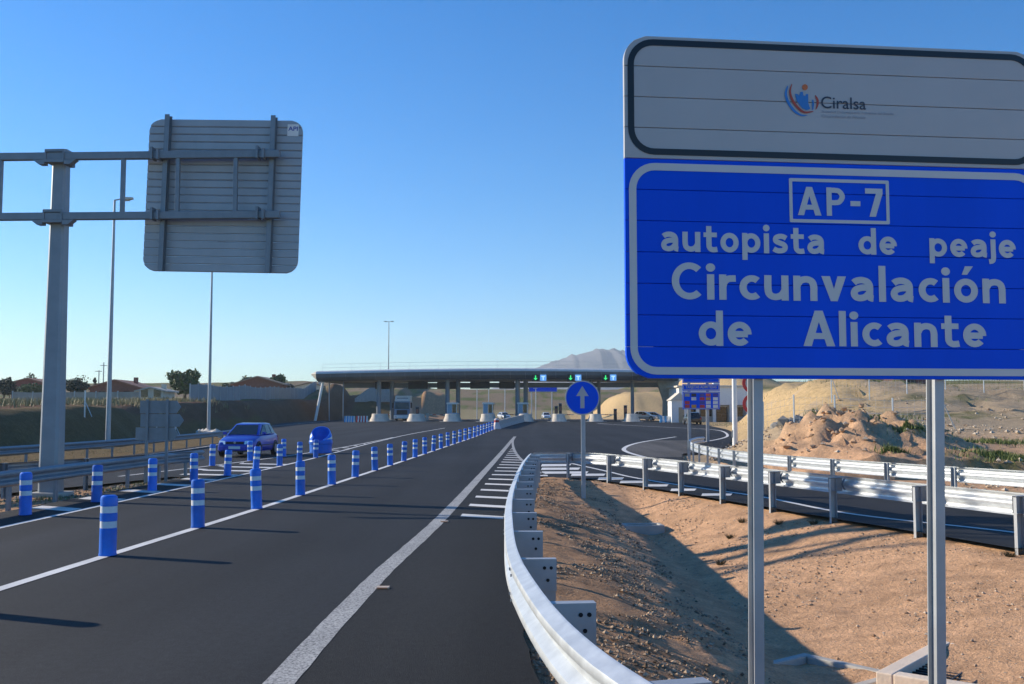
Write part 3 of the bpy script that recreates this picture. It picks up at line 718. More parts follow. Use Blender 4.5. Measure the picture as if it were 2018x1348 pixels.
# emblem: two sweeping arcs, a dot, a castle and small marks
eb = empty('emblem', (0,0,0)); eb.parent = sign
def ez(px, py): u, v = sg(px, py); return Vector((u, 0, v))
def flat(name, pts, m, yv=-.0034):
    q = [ez(1500+a*.14866, 130+b_*.14866) for a, b_ in pts]
    mm = bpy.data.meshes.new(name); mm.from_pydata([(p.x, yv, p.z) for p in q], [], [tuple(range(len(q)))]); mm.materials.append(m); return mk(name, mm, eb)
EB, EO, ER = mat('emblem_blue', (.03,.20,.55), .4), mat('emblem_orange', (.62,.15,.03), .4), mat('emblem_red', (.42,.06,.03), .4)
def sweep(pts, w0, w1, m, name):
    P = spline([(a, b_) for a, b_ in pts], 10); n = len(P); L_, R_ = [], []
    for i, p in enumerate(P):
        t = (P[min(i+1, n-1)]-P[max(i-1, 0)]).normalized(); q = Vector((-t.y, t.x, 0)); s = i/(n-1); ww = (w0+(w1-w0)*s)*math.sin(math.pi*min(.98, max(.02, s)))**.45
        L_.append((p.x+q.x*ww/2, p.y+q.y*ww/2)); R_.append((p.x-q.x*ww/2, p.y-q.y*ww/2))
    ids = []; vs = []; 
    for a in L_+R_: e = ez(1500+a[0]*.14866, 130+a[1]*.14866); vs.append((e.x, -.0034, e.z))
    fs = [(i, i+1, n+i+1, n+i) for i in range(n-1)]
    mm = bpy.data.meshes.new(name); mm.from_pydata(vs, [], fs); mm.materials.append(m); return mk(name, mm, eb)
sweep([(350,265),(325,370),(360,490),(440,600),(530,655),(610,655)], 42, 30, EB, 'arc')
sweep([(405,240),(380,340),(410,450),(480,550),(570,615),(690,605)], 34, 36, ER, 'arc')
sweep([(715,390),(745,460),(740,530),(720,580)], 36, 26, ER, 'arc')
flat('dot', [(578+38*math.cos(2*math.pi*k/20), 284+40*math.sin(2*math.pi*k/20)) for k in range(20)], EO)
flat('castle', [(445,370),(480,375),(500,400),(520,345),(550,345),(560,395),(585,400),(590,375),(622,375),(622,500),(650,570),(600,590),(540,560),(470,470)], EB)
flat('flourish', [(672,450),(690,450),(700,500),(690,580),(676,590)], EB)
mb = MB()
for px in (1503, 1849):
    u = sg(1499 if px < 1600 else 1859, 770)[0]; wp = P0+U*u+(-N)*.14
    mb2 = ibeam(MB(), u+(.025 if px < 1600 else .045), .0885, H(wp.x, wp.y)-.4, zhi-.08, w_=.056, d=.10, lean=.013 if px < 1600 else .024); mb2.build('post', GALV, sign)
    for k in range(0, 11, 2):
        MB().b(u-.05, u+.08, .0347, .0378, zlo+k*sh+.05, zlo+k*sh+.09).build('clamp', GALV, sign)

# ------------------------------------------------------------------ overhead gantry
GY = 23.2; gp = at(100, 968, GY); gx = gp.x; gzb = H(gx, GY)
gan = empty('sign_gantry', (gx, GY, gzb), R(-2.4))
tag(gan, 'grey steel overhead gantry with the slatted back of a square sign, left', 'gantry')
def lz(y): return at(100, y, GY).z-gzb
def lx_(px, y, oy=-.27):               # local x on the gantry, allowing for its yaw
    x = 0.0
    for _ in range(12): x = (at(px, y, GY-x*math.sin(R(2.4))+oy).x-gx)/math.cos(R(2.4))
    return x
ztop = lz(300)
def octr(w_, d_, z, cx=0, cy=0, ch=.28):
    a, b_ = w_/2, d_/2; q = [(-a,-b_*(1-ch)),(-a*(1-ch),-b_),(a*(1-ch),-b_),(a,-b_*(1-ch)),(a,b_*(1-ch)),(a*(1-ch),b_),(-a*(1-ch),b_),(-a,b_*(1-ch))]
    return [Vector((x+cx, y+cy, z)) for x, y in q]
PURP = GALVD
MB().loft([octr(.46,.42,-.3), octr(.42,.39,2), octr(.31,.30,ztop)]).build('column', mat('column_galvanised', (.25,.285,.32), .5, .3, .12, 2.0), gan)
MB().loft([octr(.78,.72,-.3,ch=.1), octr(.78,.72,.10,ch=.1)]).build('footing', CONC, gan, bevel=.02)
MB().loft([octr(.40,.38,ztop-.12,ch=.2), octr(.40,.38,ztop+.03,ch=.2)]).build('column_cap', GALVD, gan)
sxl, sxr = at(290, 400, GY).x-gx, at(596, 400, GY).x-gx
for y_ in (314, 431):
    z = lz(y_)
    MB().b(-6.2, at(562, y_, GY).x-gx, -.33, -.19, z-.085, z+.085).build('arm_beam', GALVD, gan, bevel=.012)
    MB().b(-.215, .215, -.36, .22, z-.15, z-.09).b(-.215, .215, -.36, .22, z+.09, z+.15).b(-.225,-.19,-.355,.215,z-.145,z+.145).b(.19,.225,-.355,.215,z-.145,z+.145).build('clamp_bracket', GALVD, gan)
    for s in (-1, 1):
        MB().prism([Vector((s*.227,-.35,z-.092)),Vector((s*.5,-.35,z-.092)),Vector((s*.36,-.35,z-.2)),Vector((s*.227,-.35,z-.2))], (0,.18,0)).build('gusset', GALVD, gan)
    for px in (322, 528):
        x = at(px, y_, GY).x-gx
        MB().b(x-.12, x-.07, -.40, -.12, z-.11, z+.17).b(x+.02, x+.07, -.40, -.12, z-.11, z+.11).build('arm_clamp', GALVD, gan)
for px in (243, 351, 465, 1):
    x = lx_(px, 370)
    MB().b(x-.045, x+.045, -.31, -.22, lz(425), lz(320)).build('brace', GALVD, gan, bevel=.006)
panel = empty('sign_panel', (0,0,0)); panel.parent = gan
zb, zt = lz(531), lz(232); hs = (zt-zb)/20
panel.rotation_euler = (0, R(1.3), 0); 
zc_ = (zb+zt)/2; panel.location = (-math.sin(R(1.3))*zc_, 0, (1-math.cos(R(1.3)))*zc_)
for k in range(20):
    # each slat: thin box with an open channel lip at the back
    z0, z1 = zb+k*hs+.003, zb+(k+1)*hs-.003
    def inset(z, r=.30):
        d = min(z-zb, zt-z); return 0 if d >= r else r-math.sqrt(max(0, r*r-(r-d)**2))
    zs = [z0+(z1-z0)*i/5 for i in range(6)]; zmid = (z0+z1)/2
    pl = [(sxl+inset(z), z) for z in zs]+[(sxr-inset(z), z) for z in zs[::-1]]
    rings = [[Vector((a, .06, c)) for a, c in pl], [Vector((a, .035, c)) for a, c in pl], [Vector((a, .018, zmid+(c-zmid)*.80)) for a, c in pl]]
    MB().loft(rings).build('slat', SLATB, panel)
for px in (331, 541):
    x = at(px, 380, GY).x-gx
    mb2 = ibeam(MB(), x, -.075, zb+.0, zt+.06, w_=.11, d=.18); mb2.build('upright', GALVD, panel)
x0, x1 = at(579, 250, GY).x-gx-.13, at(601, 250, GY).x-gx-.13; za, zb2 = lz(263), lz(240)
MB().b(x0, x1, .012, .016, za, zb2).build('maker_plate', WHITE, panel)
o = mk('lettering', text_mesh('lettering', 'API', mat('api_blue', (.03,.06,.35), .5), (x1-x0)*.86, (zb2-za)*.36, .02), panel); o.location = (x0+(x1-x0)*.07, .0105, za+(zb2-za)*.45)

# ------------------------------------------------------------------ round arrow sign
ap = at(1150, 966, 23.9); az = H(ap.x, ap.y)
ars = empty('round_sign', (ap.x, ap.y, az)); tag(ars, 'round blue sign with a white upward arrow on a slim post at the nose', 'road sign')
zc_ = at(1148, 784, 23.9).z-az; rr = 34/2000*23.9
MB().b(-.05, .05, -.02, .03, -.3, zc_+.25).build('post', GALV, ars, bevel=.006)
def disc(r, y0, y1, cx=-.02, cz=zc_, n=40): return MB().cyl((cx, y0, cz), (cx, y1, cz), r, n=n)
disc(rr, -.045, -.025).build('rim', GALVB, ars)
disc(rr*.985, -.050, -.0455).build('white_edge', SIGNWHITE, ars)
disc(rr*.93, -.053, -.0505).build('face', SIGNBLUE, ars)
k = rr
MB().prism([Vector((-.02+a*k, -.056, zc_+c*k)) for a, c in ((-.12,-.60),(.12,-.60),(.12,.10),(.36,.10),(0,.68),(-.36,.10),(-.12,.10))], (0,.0025,0)).build('arrow', SIGNWHITE, ars)

# ------------------------------------------------------------------ small backs of direction signs at the left nose
bp = at(307, 945, 27.3); bz = H(bp.x, bp.y)
bs = empty('direction_sign', (bp.x, bp.y, bz), 0); tag(bs, 'grey back of stacked arrow-shaped direction boards on two posts by the left rails', 'road sign')
for dx in (-.27, .27): MB().b(dx-.035, dx+.035, -.04, .02, -.3, at(300, 787, 27.3).z-bz).build('post', GALVD, bs)
zt_ = at(300, 789, 27.3).z-bz
for k in range(3):
    h0 = zt_-.36*(k+1)+.012; h1 = zt_-.36*k-.006
    xr_ = (.62, .70, .56)[k]; xl_ = (-.48,-.46,-.58)[k]
    MB().prism([Vector((xl_,.022,h0)),Vector((xr_-.12,.022,h0)),Vector((xr_,.022,(h0+h1)/2)),Vector((xr_-.12,.022,h1)),Vector((xl_,.022,h1))], (0,.03,0)).build('arrow_board', GALVD, bs)

# ------------------------------------------------------------------ lamp posts
def lamp_post(label, x, y, h, heads=1, r0=.14, dirx=1.0, m=None, z=None):
    z = H(x, y) if z is None else z
    t = empty('street_lamp', (x, y, z)); tag(t, label, 'street lamp', 'street lamps')
    m = m or GALV
    MB().cyl((0,0,-.2), (0,0,h), r0, r0*.42, 12).build('pole', m, t, smooth=True)
    MB().box((0,0,.02), (.5,.5,.10)).build('base_plate', CONC, t)
    MB().b(-r0-.012, -r0+.05, -.05, .05, .55, .95).build('service_door', GALVD, t)
    for s in ((dirx,) if heads == 1 else (-1, 1)):
        MB().cyl((0,0,h-.02), (s*.35,0,h+.05), .04, .035, 8).build('arm', m, t)
        hd = MB().loft([[Vector((s*.3,a*.10,h+.02+b_*.05)) for a, b_ in ((-1,-1),(1,-1),(1,1),(-1,1))],[Vector((s*.55,a*.17,h+.05+b_*.09)) for a, b_ in ((-1,-1),(1,-1),(.8,1),(-.8,1))],[Vector((s*1.0,a*.12,h+.09+b_*.05)) for a, b_ in ((-1,-1),(1,-1),(.8,1),(-.8,1))]]).build('lamp_head', CONCL, t, bevel=.01)
        MB().b(min(s*.5,s*.85), max(s*.5,s*.85), -.09, .09, h-.055, h-.045).build('lens', LAMPG, hd)
    return t
p = at(212, 885, 55); lamp_post('slim grey lamp post behind the far left guard rail, nearest the gantry', p.x, 55, at(218, 394, 55).z-H(p.x, 55))
p = at(411, 855, 80); lamp_post('slim lamp post whose top hides behind the gantry sign panel', p.x, 80, 15.2)
p = at(765, 800, 200); lamp_post('distant dark lamp mast rising behind the toll canopy', p.x, 200, at(765, 634, 200).z-H(p.x, 200), 2, .16)
p = at(1449, 885, 56); lamp_post('white lamp pole right of the blue card panel, hidden above by the big sign', p.x, 56, 13.2, 1, .15, -1, m=WHITE)
# lamp beyond the left edge, whose thin shadow crosses the lanes
lamp_post('lamp post outside the frame whose thin shadow line crosses the lanes', -19.4, 25.2, 12.5)

# ------------------------------------------------------------------ blue vertex marker
vp = road_at(632, 893); vm_ = empty('gore_marker', (vp.x, vp.y, zr(vp.y)+.006), R(-8)); tag(vm_, 'large blue plastic gore marker drum with a slanted hood beside the blue car', 'traffic marker')
MB().lathe([(0,0),(.50,0),(.51,.04),(.50,.10),(.515,.40),(.535,.42),(.545,.50),(.535,.56),(.52,.58),(.47,.58),(.47,.5),(0,.5)], 32).build('drum', BOLBLUE, vm_, smooth=True)
mb = MB(); n = 28; rings = []
for k in range(n+1):                     # slanting shell, open towards the camera
    a = R(-58 + 296*k/n); s = max(0, math.sin(a)); hgt = .60+.62*(.5+.5*math.sin(a-.25))**.8
    x, y = math.cos(a), math.sin(a)
    rings.append([Vector((x*.515,y*.515,.575)), Vector((x*.50,y*.50,.575+(hgt-.575)*.6)), Vector((x*.42,y*.42,hgt)), Vector((x*.39,y*.39,hgt-.01)), Vector((x*.47,y*.47,.575+(hgt-.575)*.6)), Vector((x*.485,y*.485,.575))])
mb.loft(rings).build('hood', BOLBLUE, vm_, smooth=True)
mb = MB(); rr_ = []
for k in range(9):
    a = R(-50+70*k/8); hgt = .60+.62*(.5+.5*math.sin(a-.25))**.8
    rr_.append([Vector((math.cos(a)*q, math.sin(a)*q, z)) for q, z in ((.522,.64),(.507,.575+(hgt-.575)*.6))])
mb.loft(rr_, closed=False).build('reflective_strip', BOLWHITE, vm_)

# ------------------------------------------------------------------ blue hatchback
def hatchback(label, loc, rz, paint, name='car', simple=False):
    c = empty(name, loc, rz); tag(c, label, 'car')        # front towards -y
    st = [(-1.93,.56,.30,.52),(-1.88,.70,.24,.62),(-1.72,.78,.22,.70),(-1.35,.81,.22,.80),(-.95,.825,.22,.885),(-.5,.83,.22,.92),(.4,.83,.22,.94),(1.2,.825,.22,.95),(1.65,.80,.24,.95),(1.85,.74,.28,.90),(1.92,.62,.34,.80)]
    rings = []
    for y, w_, zb_, zt_ in st:
        hgt = zt_-zb_
        half = [(w_*.90,zb_),(w_*.985,zb_+hgt*.16),(w_,zb_+hgt*.45),(w_*.985,zb_+hgt*.72),(w_*.94,zb_+hgt*.92),(w_*.82,zt_),(w_*.4,zt_+.018)]
        rings.append([Vector((a,y,z)) for a, z in half]+[Vector((-a,y,z)) for a, z in half[::-1]])
    MB().loft(rings).build('body', paint, c, smooth=True)
    # glasshouse: (y at belt, half width), roof
    gb = [(-.98,.66,.90),(-.90,.70,.905),(.0,.745,.935),(1.2,.735,.945),(1.72,.66,.93)]
    gt = [(-.18,.50,1.36),(-.10,.545,1.375),(.45,.57,1.40),(1.15,.555,1.39),(1.40,.50,1.35)]
    ring_b = [Vector((a,y,z)) for y, a, z in gb]+[Vector((-a,y,z)) for y, a, z in gb[::-1]]
    ring_t = [Vector((a,y,z)) for y, a, z in gt]+[Vector((-a,y,z)) for y, a, z in gt[::-1]]
    ring_r = [Vector((p.x*.80, .55+(p.y-.55)*.86, p.z+.028)) for p in ring_t]
    MB().loft([ring_b, ring_t, ring_r]).build('cabin', paint, c, smooth=True)
    def lerp3(a, b_, t): return a+(b_-a)*t
    def pane(q, name, off):
        q = [Vector(p) for p in q]; nrm = (q[1]-q[0]).cross(q[3]-q[0]).normalized()
        if nrm.dot(Vector(off)) < 0: nrm = -nrm
        MB().prism([p+nrm*.004 for p in q], nrm*.006).build(name, GLASS, c)
    B0, T0 = Vector((-.66,-.98,.90)), Vector((-.50,-.18,1.36)); B1, T1 = Vector((.66,-.98,.90)), Vector((.50,-.18,1.36))
    pane([lerp3(B0,T0,.04)+Vector((.03,0,0)), lerp3(B1,T1,.04)-Vector((.03,0,0)), lerp3(B1,T1,.93)-Vector((.03,0,0)), lerp3(B0,T0,.93)+Vector((.03,0,0))], 'windscreen', (0,-1,.6))
    B0, T0 = Vector((-.66,1.72,.93)), Vector((-.50,1.40,1.35)); B1, T1 = Vector((.66,1.72,.93)), Vector((.50,1.40,1.35))
    pane([lerp3(B0,T0,.12)+Vector((.05,0,0)), lerp3(B1,T1,.12)-Vector((.05,0,0)), lerp3(B1,T1,.9)-Vector((.05,0,0)), lerp3(B0,T0,.9)+Vector((.05,0,0))], 'rear_window', (0,1,.6))
    for s in (-1, 1):
        pane([(s*.712,-.72,.935),(s*.742,.02,.955),(s*.585,.10,1.345),(s*.565,-.02,1.335)], 'side_window', (s,0,.3))
        pane([(s*.742,.08,.955),(s*.738,.78,.96),(s*.580,.72,1.35),(s*.586,.16,1.345)], 'side_window', (s,0,.3))
        pane([(s*.738,.86,.965),(s*.715,1.40,.97),(s*.580,1.15,1.33),(s*.581,.80,1.345)], 'side_window', (s,0,.3))
        MB().box((s*.86,-.66,.98), (.16,.08,.11)).build('mirror', paint, c, bevel=.02)
        MB().loft([[Vector((s*a,y,z)) for a, y, z in ((.40,-1.935,.54),(.70,-1.80,.54),(.72,-1.77,.69),(.42,-1.90,.68))],[Vector((s*a,y-.02,z)) for a, y, z in ((.40,-1.935,.54),(.70,-1.80,.54),(.72,-1.77,.69),(.42,-1.90,.68))]]).build('headlight', LAMPG, c)
        MB().box((s*.66,1.90,.72), (.16,.05,.22)).build('tail_light', RED, c)
        for y in (-1.22, 1.18):
            wz = empty('wheel', (s*.76, y, .29)); wz.parent = c
            MB().cyl((-.085*s,0,0), (.085*s,0,0), .29, n=24).build('tyre', TYRE, wz, bevel=.02)
            MB().cyl((.086*s,0,0), (.094*s,0,0), .19, n=18).build('rim', RIM, wz)
            mb = MB(); ar = []
            for k in range(13):
                a = R(180*k/12); ar.append([Vector((s*.805,y+math.cos(a)*.30,.30+math.sin(a)*.30)),Vector((s*.838,y+math.cos(a)*.30,.30+math.sin(a)*.30)),Vector((s*.834,y+math.cos(a)*.36,.30+math.sin(a)*.36)),Vector((s*.80,y+math.cos(a)*.36,.30+math.sin(a)*.36))])
            mb.loft(ar).build('wheel_arch', DARK, c)
        MB().b(min(s*.832,s*.842), max(s*.832,s*.842), -.85, 1.6, .46, .50).build('side_moulding', DARK, c)
    MB().box((0,-1.925,.60), (.74,.05,.10)).build('grille', DARK, c, bevel=.01)
    MB().cyl((0,-1.945,.61), (0,-1.96,.61), .05, n=14).build('badge', RIM, c)
    MB().loft([[Vector((a*w_,y,z)) for a in (-1,1) for z in ((.28,.46) if a < 0 else (.46,.28))] for y, w_ in ((-1.70,.80),(-1.90,.70),(-1.985,.50))]).build('bumper', paint, c, bevel=.015)
    MB().box((0,-1.99,.40), (.50,.012,.11)).build('number_plate', WHITE, c)
    MB().b(-.55,.55,-1.97,-1.93,.24,.29).build('air_intake', DARK, c)
    MB().b(-.6,.6,1.86,1.96,.30,.50).build('rear_bumper', paint, c, bevel=.02)
    return c
cp = road_at(494, 900)
hatchback('dark blue hatchback car driving towards the camera beyond the left bollards', (-11.5, 44.6, zr(44.6)), R(-3), CARBLUE)

# ------------------------------------------------------------------ toll plaza
TA = R(4.0)
def TP(lx, ly): return (lx*math.cos(TA)+ly*math.sin(TA), 146+ly*math.cos(TA)-lx*math.sin(TA))
def tpx(px, ly=0.0):                 # plaza coordinate lx of an image column
    k = (px-1009)/2000.0
    # (lx c + ly s) = k (146 + ly c - lx s)
    return (k*(146+ly*math.cos(TA))-ly*math.sin(TA))/(math.cos(TA)+k*math.sin(TA))
def tz(ly=0): return zr(146+ly)
ALUM = mat('canopy_edge_aluminium', (.60,.60,.59), .5, .2, .08, 1.0)
SOFF = mat('canopy_soffit', (.58,.54,.46), .7, 0, .08, .5)
FASC = mat('canopy_fascia', (.16,.165,.17), .5, .2, .1, .5)
x, y = TP(0, 0); can = empty('toll_canopy', (x, y, tz()), -TA); tag(can, 'long flat toll plaza canopy with rounded metal edge on grey columns', 'toll canopy')
xa, xb = tpx(622), tpx(1338)
zt0 = at(1009, 729, 146).z-tz(); zb0 = at(1009, 750, 146).z-tz()
nose = [(16.2,zt0-.15),(16.5,zt0-.5),(16.2,zb0+.1),(1.3,zb0),(.55,zb0+.20),(.15,zb0+.55),(0,zt0-.42),(.12,zt0-.2),(.45,zt0-.05),(1.0,zt0)]
def bow(xl): u = (xl-xa)/(xb-xa); return .34*math.sin(math.pi*u)-.05
stn = [xa+(xb-xa)*k/24 for k in range(25)]
def taper(k): return {0:.42,24:.42}.get(k, 1.0)
rings = [[Vector((xl, yv, zb0+.0+(zv-zb0)*1+bow(xl))) for yv, zv in nose] for xl in stn]
e0 = [Vector((xa-.9, .8+(yv-.0)*.93, zt0-.45+(zv-zt0+.45)*.22+bow(xa))) for yv, zv in nose]
e1 = [Vector((xb+.45, .8+(yv-.0)*.93, (zt0+zb0)/2+.1+(zv-(zt0+zb0)/2)*.45+bow(xb))) for yv, zv in nose]
MB().loft([e0]+rings+[e1]).build('roof', SOFF, can, smooth=True)
# front panels: rounded nose strip above, dark fascia panels below
for k in range(24):
    a, b_ = stn[k]+.012, stn[k+1]-.012
    pr = [(-.01,zt0-.44),(.10,zt0-.19),(.44,zt0-.035),(1.0,zt0+.015),(1.0,zt0+.005),(.45,zt0-.05),(.12,zt0-.2),(.0,zt0-.42)]
    MB().loft([[Vector((q, yv, zv+bow(q)+.004)) for yv, zv in pr] for q in (a, b_)]).build('edge_panel', ALUM, can)
    pr = [(.012,zt0-.46),(.14,zb0+.56),(.54,zb0+.21),(1.28,zb0+.005),(1.26,zb0-.02),(.51,zb0+.18),(.10,zb0+.54),(-.03,zt0-.47)]
    MB().loft([[Vector((q, yv, zv+bow(q))) for yv, zv in pr] for q in (a, b_)]).build('fascia_panel', FASC, can)
# inner portal beam behind
MB().b(xa+2, xb-1.5, 9.0, 9.5, zb0-.75, zb0-.02).build('portal_beam', ASPH_GREY, can)
for px, ly in ((747,4),(773,7),(882,4),(903,7),(1020,4),(1036,7),(1165,5),(1246,5),(1180,8)):
    lx = tpx(px, ly); MB().cyl((lx,ly,-.1), (lx,ly,zb0+bow(lx)+.15), .34 if px < 1100 else .26, n=16).build('column', ASPH_GREY, can, smooth=True)
lx = tpx(1316, 6)
MB().loft([[Vector((lx+a*w_,6+b_*.8,z)) for a, b_ in ((-1,-1),(1,-1),(1,1),(-1,1))] for w_, z in ((.85,-.1),(.75,3.0),(1.7,zb0+.2))]).build('pier', CONC, can, bevel=.06)
l0, l1 = tpx(622, 1.0), tpx(637, 2.0)
MB().cyl((l0,1.0,-.1), (l1,2.0,zb0+.1), .20, n=10).build('leaning_strut', WHITE, can, smooth=True)
MB().cyl((tpx(650,3),3,-.1), (tpx(649,3),3,zb0+.1), .09, n=8).cyl((tpx(677,3),3,-.1), (tpx(677,3),3,zb0+.1), .09, n=8).build('tie_posts', ASPH_GREY, can)
# thin guard wire on the roof
for zz in (1.15, .6):
    MB().loft([[Vector((q, 4+a, zt0+bow(q)+zz+c)) for a, c in ((-.018,-.018),(.018,-.018),(.018,.018),(-.018,.018))] for q in stn]).build('roof_rail', GALVB, can)
for q in stn[::2]: MB().cyl((q,4,zt0-.3+bow(q)), (q,4,zt0+1.15+bow(q)), .025, n=6).build('rail_post', GALVB, can)
# unlit message boards and lit lane signals
for n_, (p0, p1) in enumerate(((740,768),(805,843),(862,901),(927,965),(984,1014))):
    a, b_ = tpx(p0, 8.2), tpx(p1, 8.2); zc_ = at(1009, 759, 154).z-tz()
    x, y = TP((a+b_)/2, 8.2); t = empty('message_board', (x, y, tz()+zc_), -TA)
    MB().b(-(b_-a)/2, (b_-a)/2, -.2, .2, -.55, .55).build('housing', DARK, t, bevel=.03)
    MB().b(-(b_-a)/2+.08, (b_-a)/2-.08, -.215, -.202, -.46, .46).build('screen', SIGNBLACK, t)
    for s in (-.3, .3): MB().b(s*(b_-a)-.05, s*(b_-a)+.05, -.05, .05, .55, zb0+.2-zc_).build('hanger', ASPH_GREY, t)
    tag(t, f'dark unlit message board hanging under the toll canopy, {ORD[n_]} from the left', 'message board', 'unlit boards under the canopy')
GREEN = mat('green_signal', (.04,.75,.18), .5, emit=.8); PALE = mat('lit_pale_blue', (.16,.42,.85), .5, emit=.45); PALEW = mat('lit_white', (.6,.85,1), .5, emit=.6)
for n_, px in enumerate((1063, 1132, 1201, 1270)):
    zc_ = at(1009, 744.5, 145).z-tz(); a = tpx(px-7.5, -.6)
    x, y = TP(a, -.55); t = empty('lane_signal', (x, y, tz()+zc_), -TA)
    MB().b(-.46, .46, -.12, .12, -.46, .46).build('signal_box', DARK, t, bevel=.03)
    MB().b(-.08,.08,.12,.95,-.2,.2).build('mount', ASPH_GREY, t)
    if n_ < 3:
        MB().prism([Vector((q,-.135,z)) for q, z in ((-.07,.34),(.07,.34),(.07,-.04),(.28,-.04),(0,-.36),(-.28,-.04),(-.07,-.04))], (0,.012,0)).build('green_arrow', GREEN, t)
    tag(t, ['green down-arrow lane signal on the canopy edge, leftmost of the lit ones','green down-arrow lane signal on the canopy edge above the round arrow sign','green down-arrow lane signal on the canopy edge, rightmost of the lit ones','dark lane signal on the canopy edge at the corner of the big sign'][n_], 'signal', 'lane signals on the canopy edge')
    if n_ < 3:
        x, y = TP(tpx(px+7.5, -.6), -.55); t = empty('payment_sign', (x, y, tz()+zc_), -TA)
        MB().b(-.44,.44,-.10,.10,-.44,.44).build('sign_box', PALE, t, bevel=.02)
        MB().b(-.25,.25,-.115,-.102,.12,.26).b(-.07,.07,-.115,-.102,-.32,.115).build('letter', PALEW, t)
        MB().b(-.08,.08,.10,.95,-.2,.2).build('mount', ASPH_GREY, t)
        tag(t, ['pale blue lit payment sign beside the leftmost green arrow on the canopy','pale blue lit payment sign beside the middle green arrow on the canopy','pale blue lit payment sign beside the rightmost green arrow on the canopy'][n_], 'payment sign', 'lit payment signs')
# islands
def island(px, n_, label):
    lx = tpx(px, -4.5); x, y = TP(lx, -4.5); t = empty('toll_island', (x, y, zr(y)-.01), -TA); tag(t, label, 'toll island', 'concrete toll islands')
    def plan(wd, ext, z, n=12):
        q = [Vector((wd*math.cos(R(180+180*k/n)), ext*math.sin(R(180+180*k/n)), z)) for k in range(n+1)]
        return q+[Vector((wd, 3.4, z)), Vector((-wd, 3.4, z))]
    MB().loft([plan(1.12,1.25,0), plan(1.08,1.2,.22), plan(.86,.95,.62), plan(.80,.86,1.02), plan(.72,.78,1.07)]).build('nose', CONCL, t, smooth=True)
    MB().loft([[Vector((a,yv,z)) for a, yv in ((-.95,3.42),(.95,3.42),(.95,17),(-.95,17))] for z in (0,.2)]).build('platform', CONC, t, bevel=.03)
    MB().loft([plan(1.6,2.4,.004), plan(1.6,2.4,.016)]).build('painted_apron', PAINT, t)
    return lx
il = [745,818,889,960,1034,1100,1173,1245]
for n_, px in enumerate(il):
    island(px, n_, f'pale rounded concrete toll island under the canopy, {ORD[n_]} from the left')
BOOTH = mat('booth_panel', (.30,.42,.52), .5, 0, .08)
for n_, px in enumerate((893, 963, 1031)):
    lx = tpx(px, 3.5); x, y = TP(lx, 3.5); t = empty('toll_booth', (x, y, tz()+.19), -TA); bw = .72
    MB().b(-bw,bw,-1.2,1.4,0,1.0).build('lower_wall', BOOTH, t); MB().b(-bw-.08,bw+.08,-1.35,1.5,2.25,2.5).build('roof', WHITE, t, bevel=.04)
    for a in (-bw+.05, bw-.05):
        for b_ in (-1.15, 1.35): MB().b(a-.05,a+.05,b_-.05,b_+.05,1.0,2.25).build('corner_post', WHITE, t)
    MB().b(-bw+.1,.02,-1.18,-1.14,1.0,2.25).build('front_panel', BOOTH, t); MB().b(.06,bw-.1,-1.18,-1.15,1.0,2.2).build('window', GLASS, t)
    for s in (-1, 1): MB().b(min(s*bw*.97,s*bw*.93),max(s*bw*.97,s*bw*.93),-1.1,1.3,1.0,2.2).build('side_window', GLASS, t)
    tag(t, ['pale toll booth with a dark window between the middle pair of columns','pale blue toll booth standing clear of the columns','toll booth by the right pair of columns at the end of the concrete barrier'][n_], 'toll booth', 'toll booths')
for n_, (px, hgt) in enumerate(((823,1.9),(1096,2.0),(1104,2.4),(1212,1.6),(1232,2.1))):
    lx = tpx(px, .5); x, y = TP(lx, .5); t = empty('ticket_machine', (x, y, tz()+.1), -TA)
    MB().b(-.22,.22,-.2,.2,0,hgt).build('cabinet', DARK, t, bevel=.03); MB().b(-.16,.16,-.215,-.2,hgt*.55,hgt*.85).build('panel', mat('machine_panel', (.30,.10,.06), .5), t); MB().b(-.27,.27,-.26,.26,hgt,hgt+.06).build('cap', ASPH_GREY, t)
    tag(t, f'dark slim ticket machine on a toll island, {ORD[n_]} from the left', 'ticket machine', 'ticket machines')
for n_, px in enumerate((737, 843, 995, 1092, 1167, 1240)):
    lx = tpx(px, 9); x, y = TP(lx, 9); t = empty('lane_barrier', (x, y, tz()+.0), -TA)
    MB().b(-.18,.18,-.2,.2,-.05,1.1).build('barrier_cabinet', WHITE, t, bevel=.03)
    for k in range(5): MB().b(.2+k*.56,.2+(k+1)*.56-.004,-.04,.04,.88,.98).build('boom_section', RED if k % 2 else WHITE, t)
    tag(t, f'striped lane barrier under the toll canopy, {ORD[n_]} from the left', 'barrier', 'lane barriers')
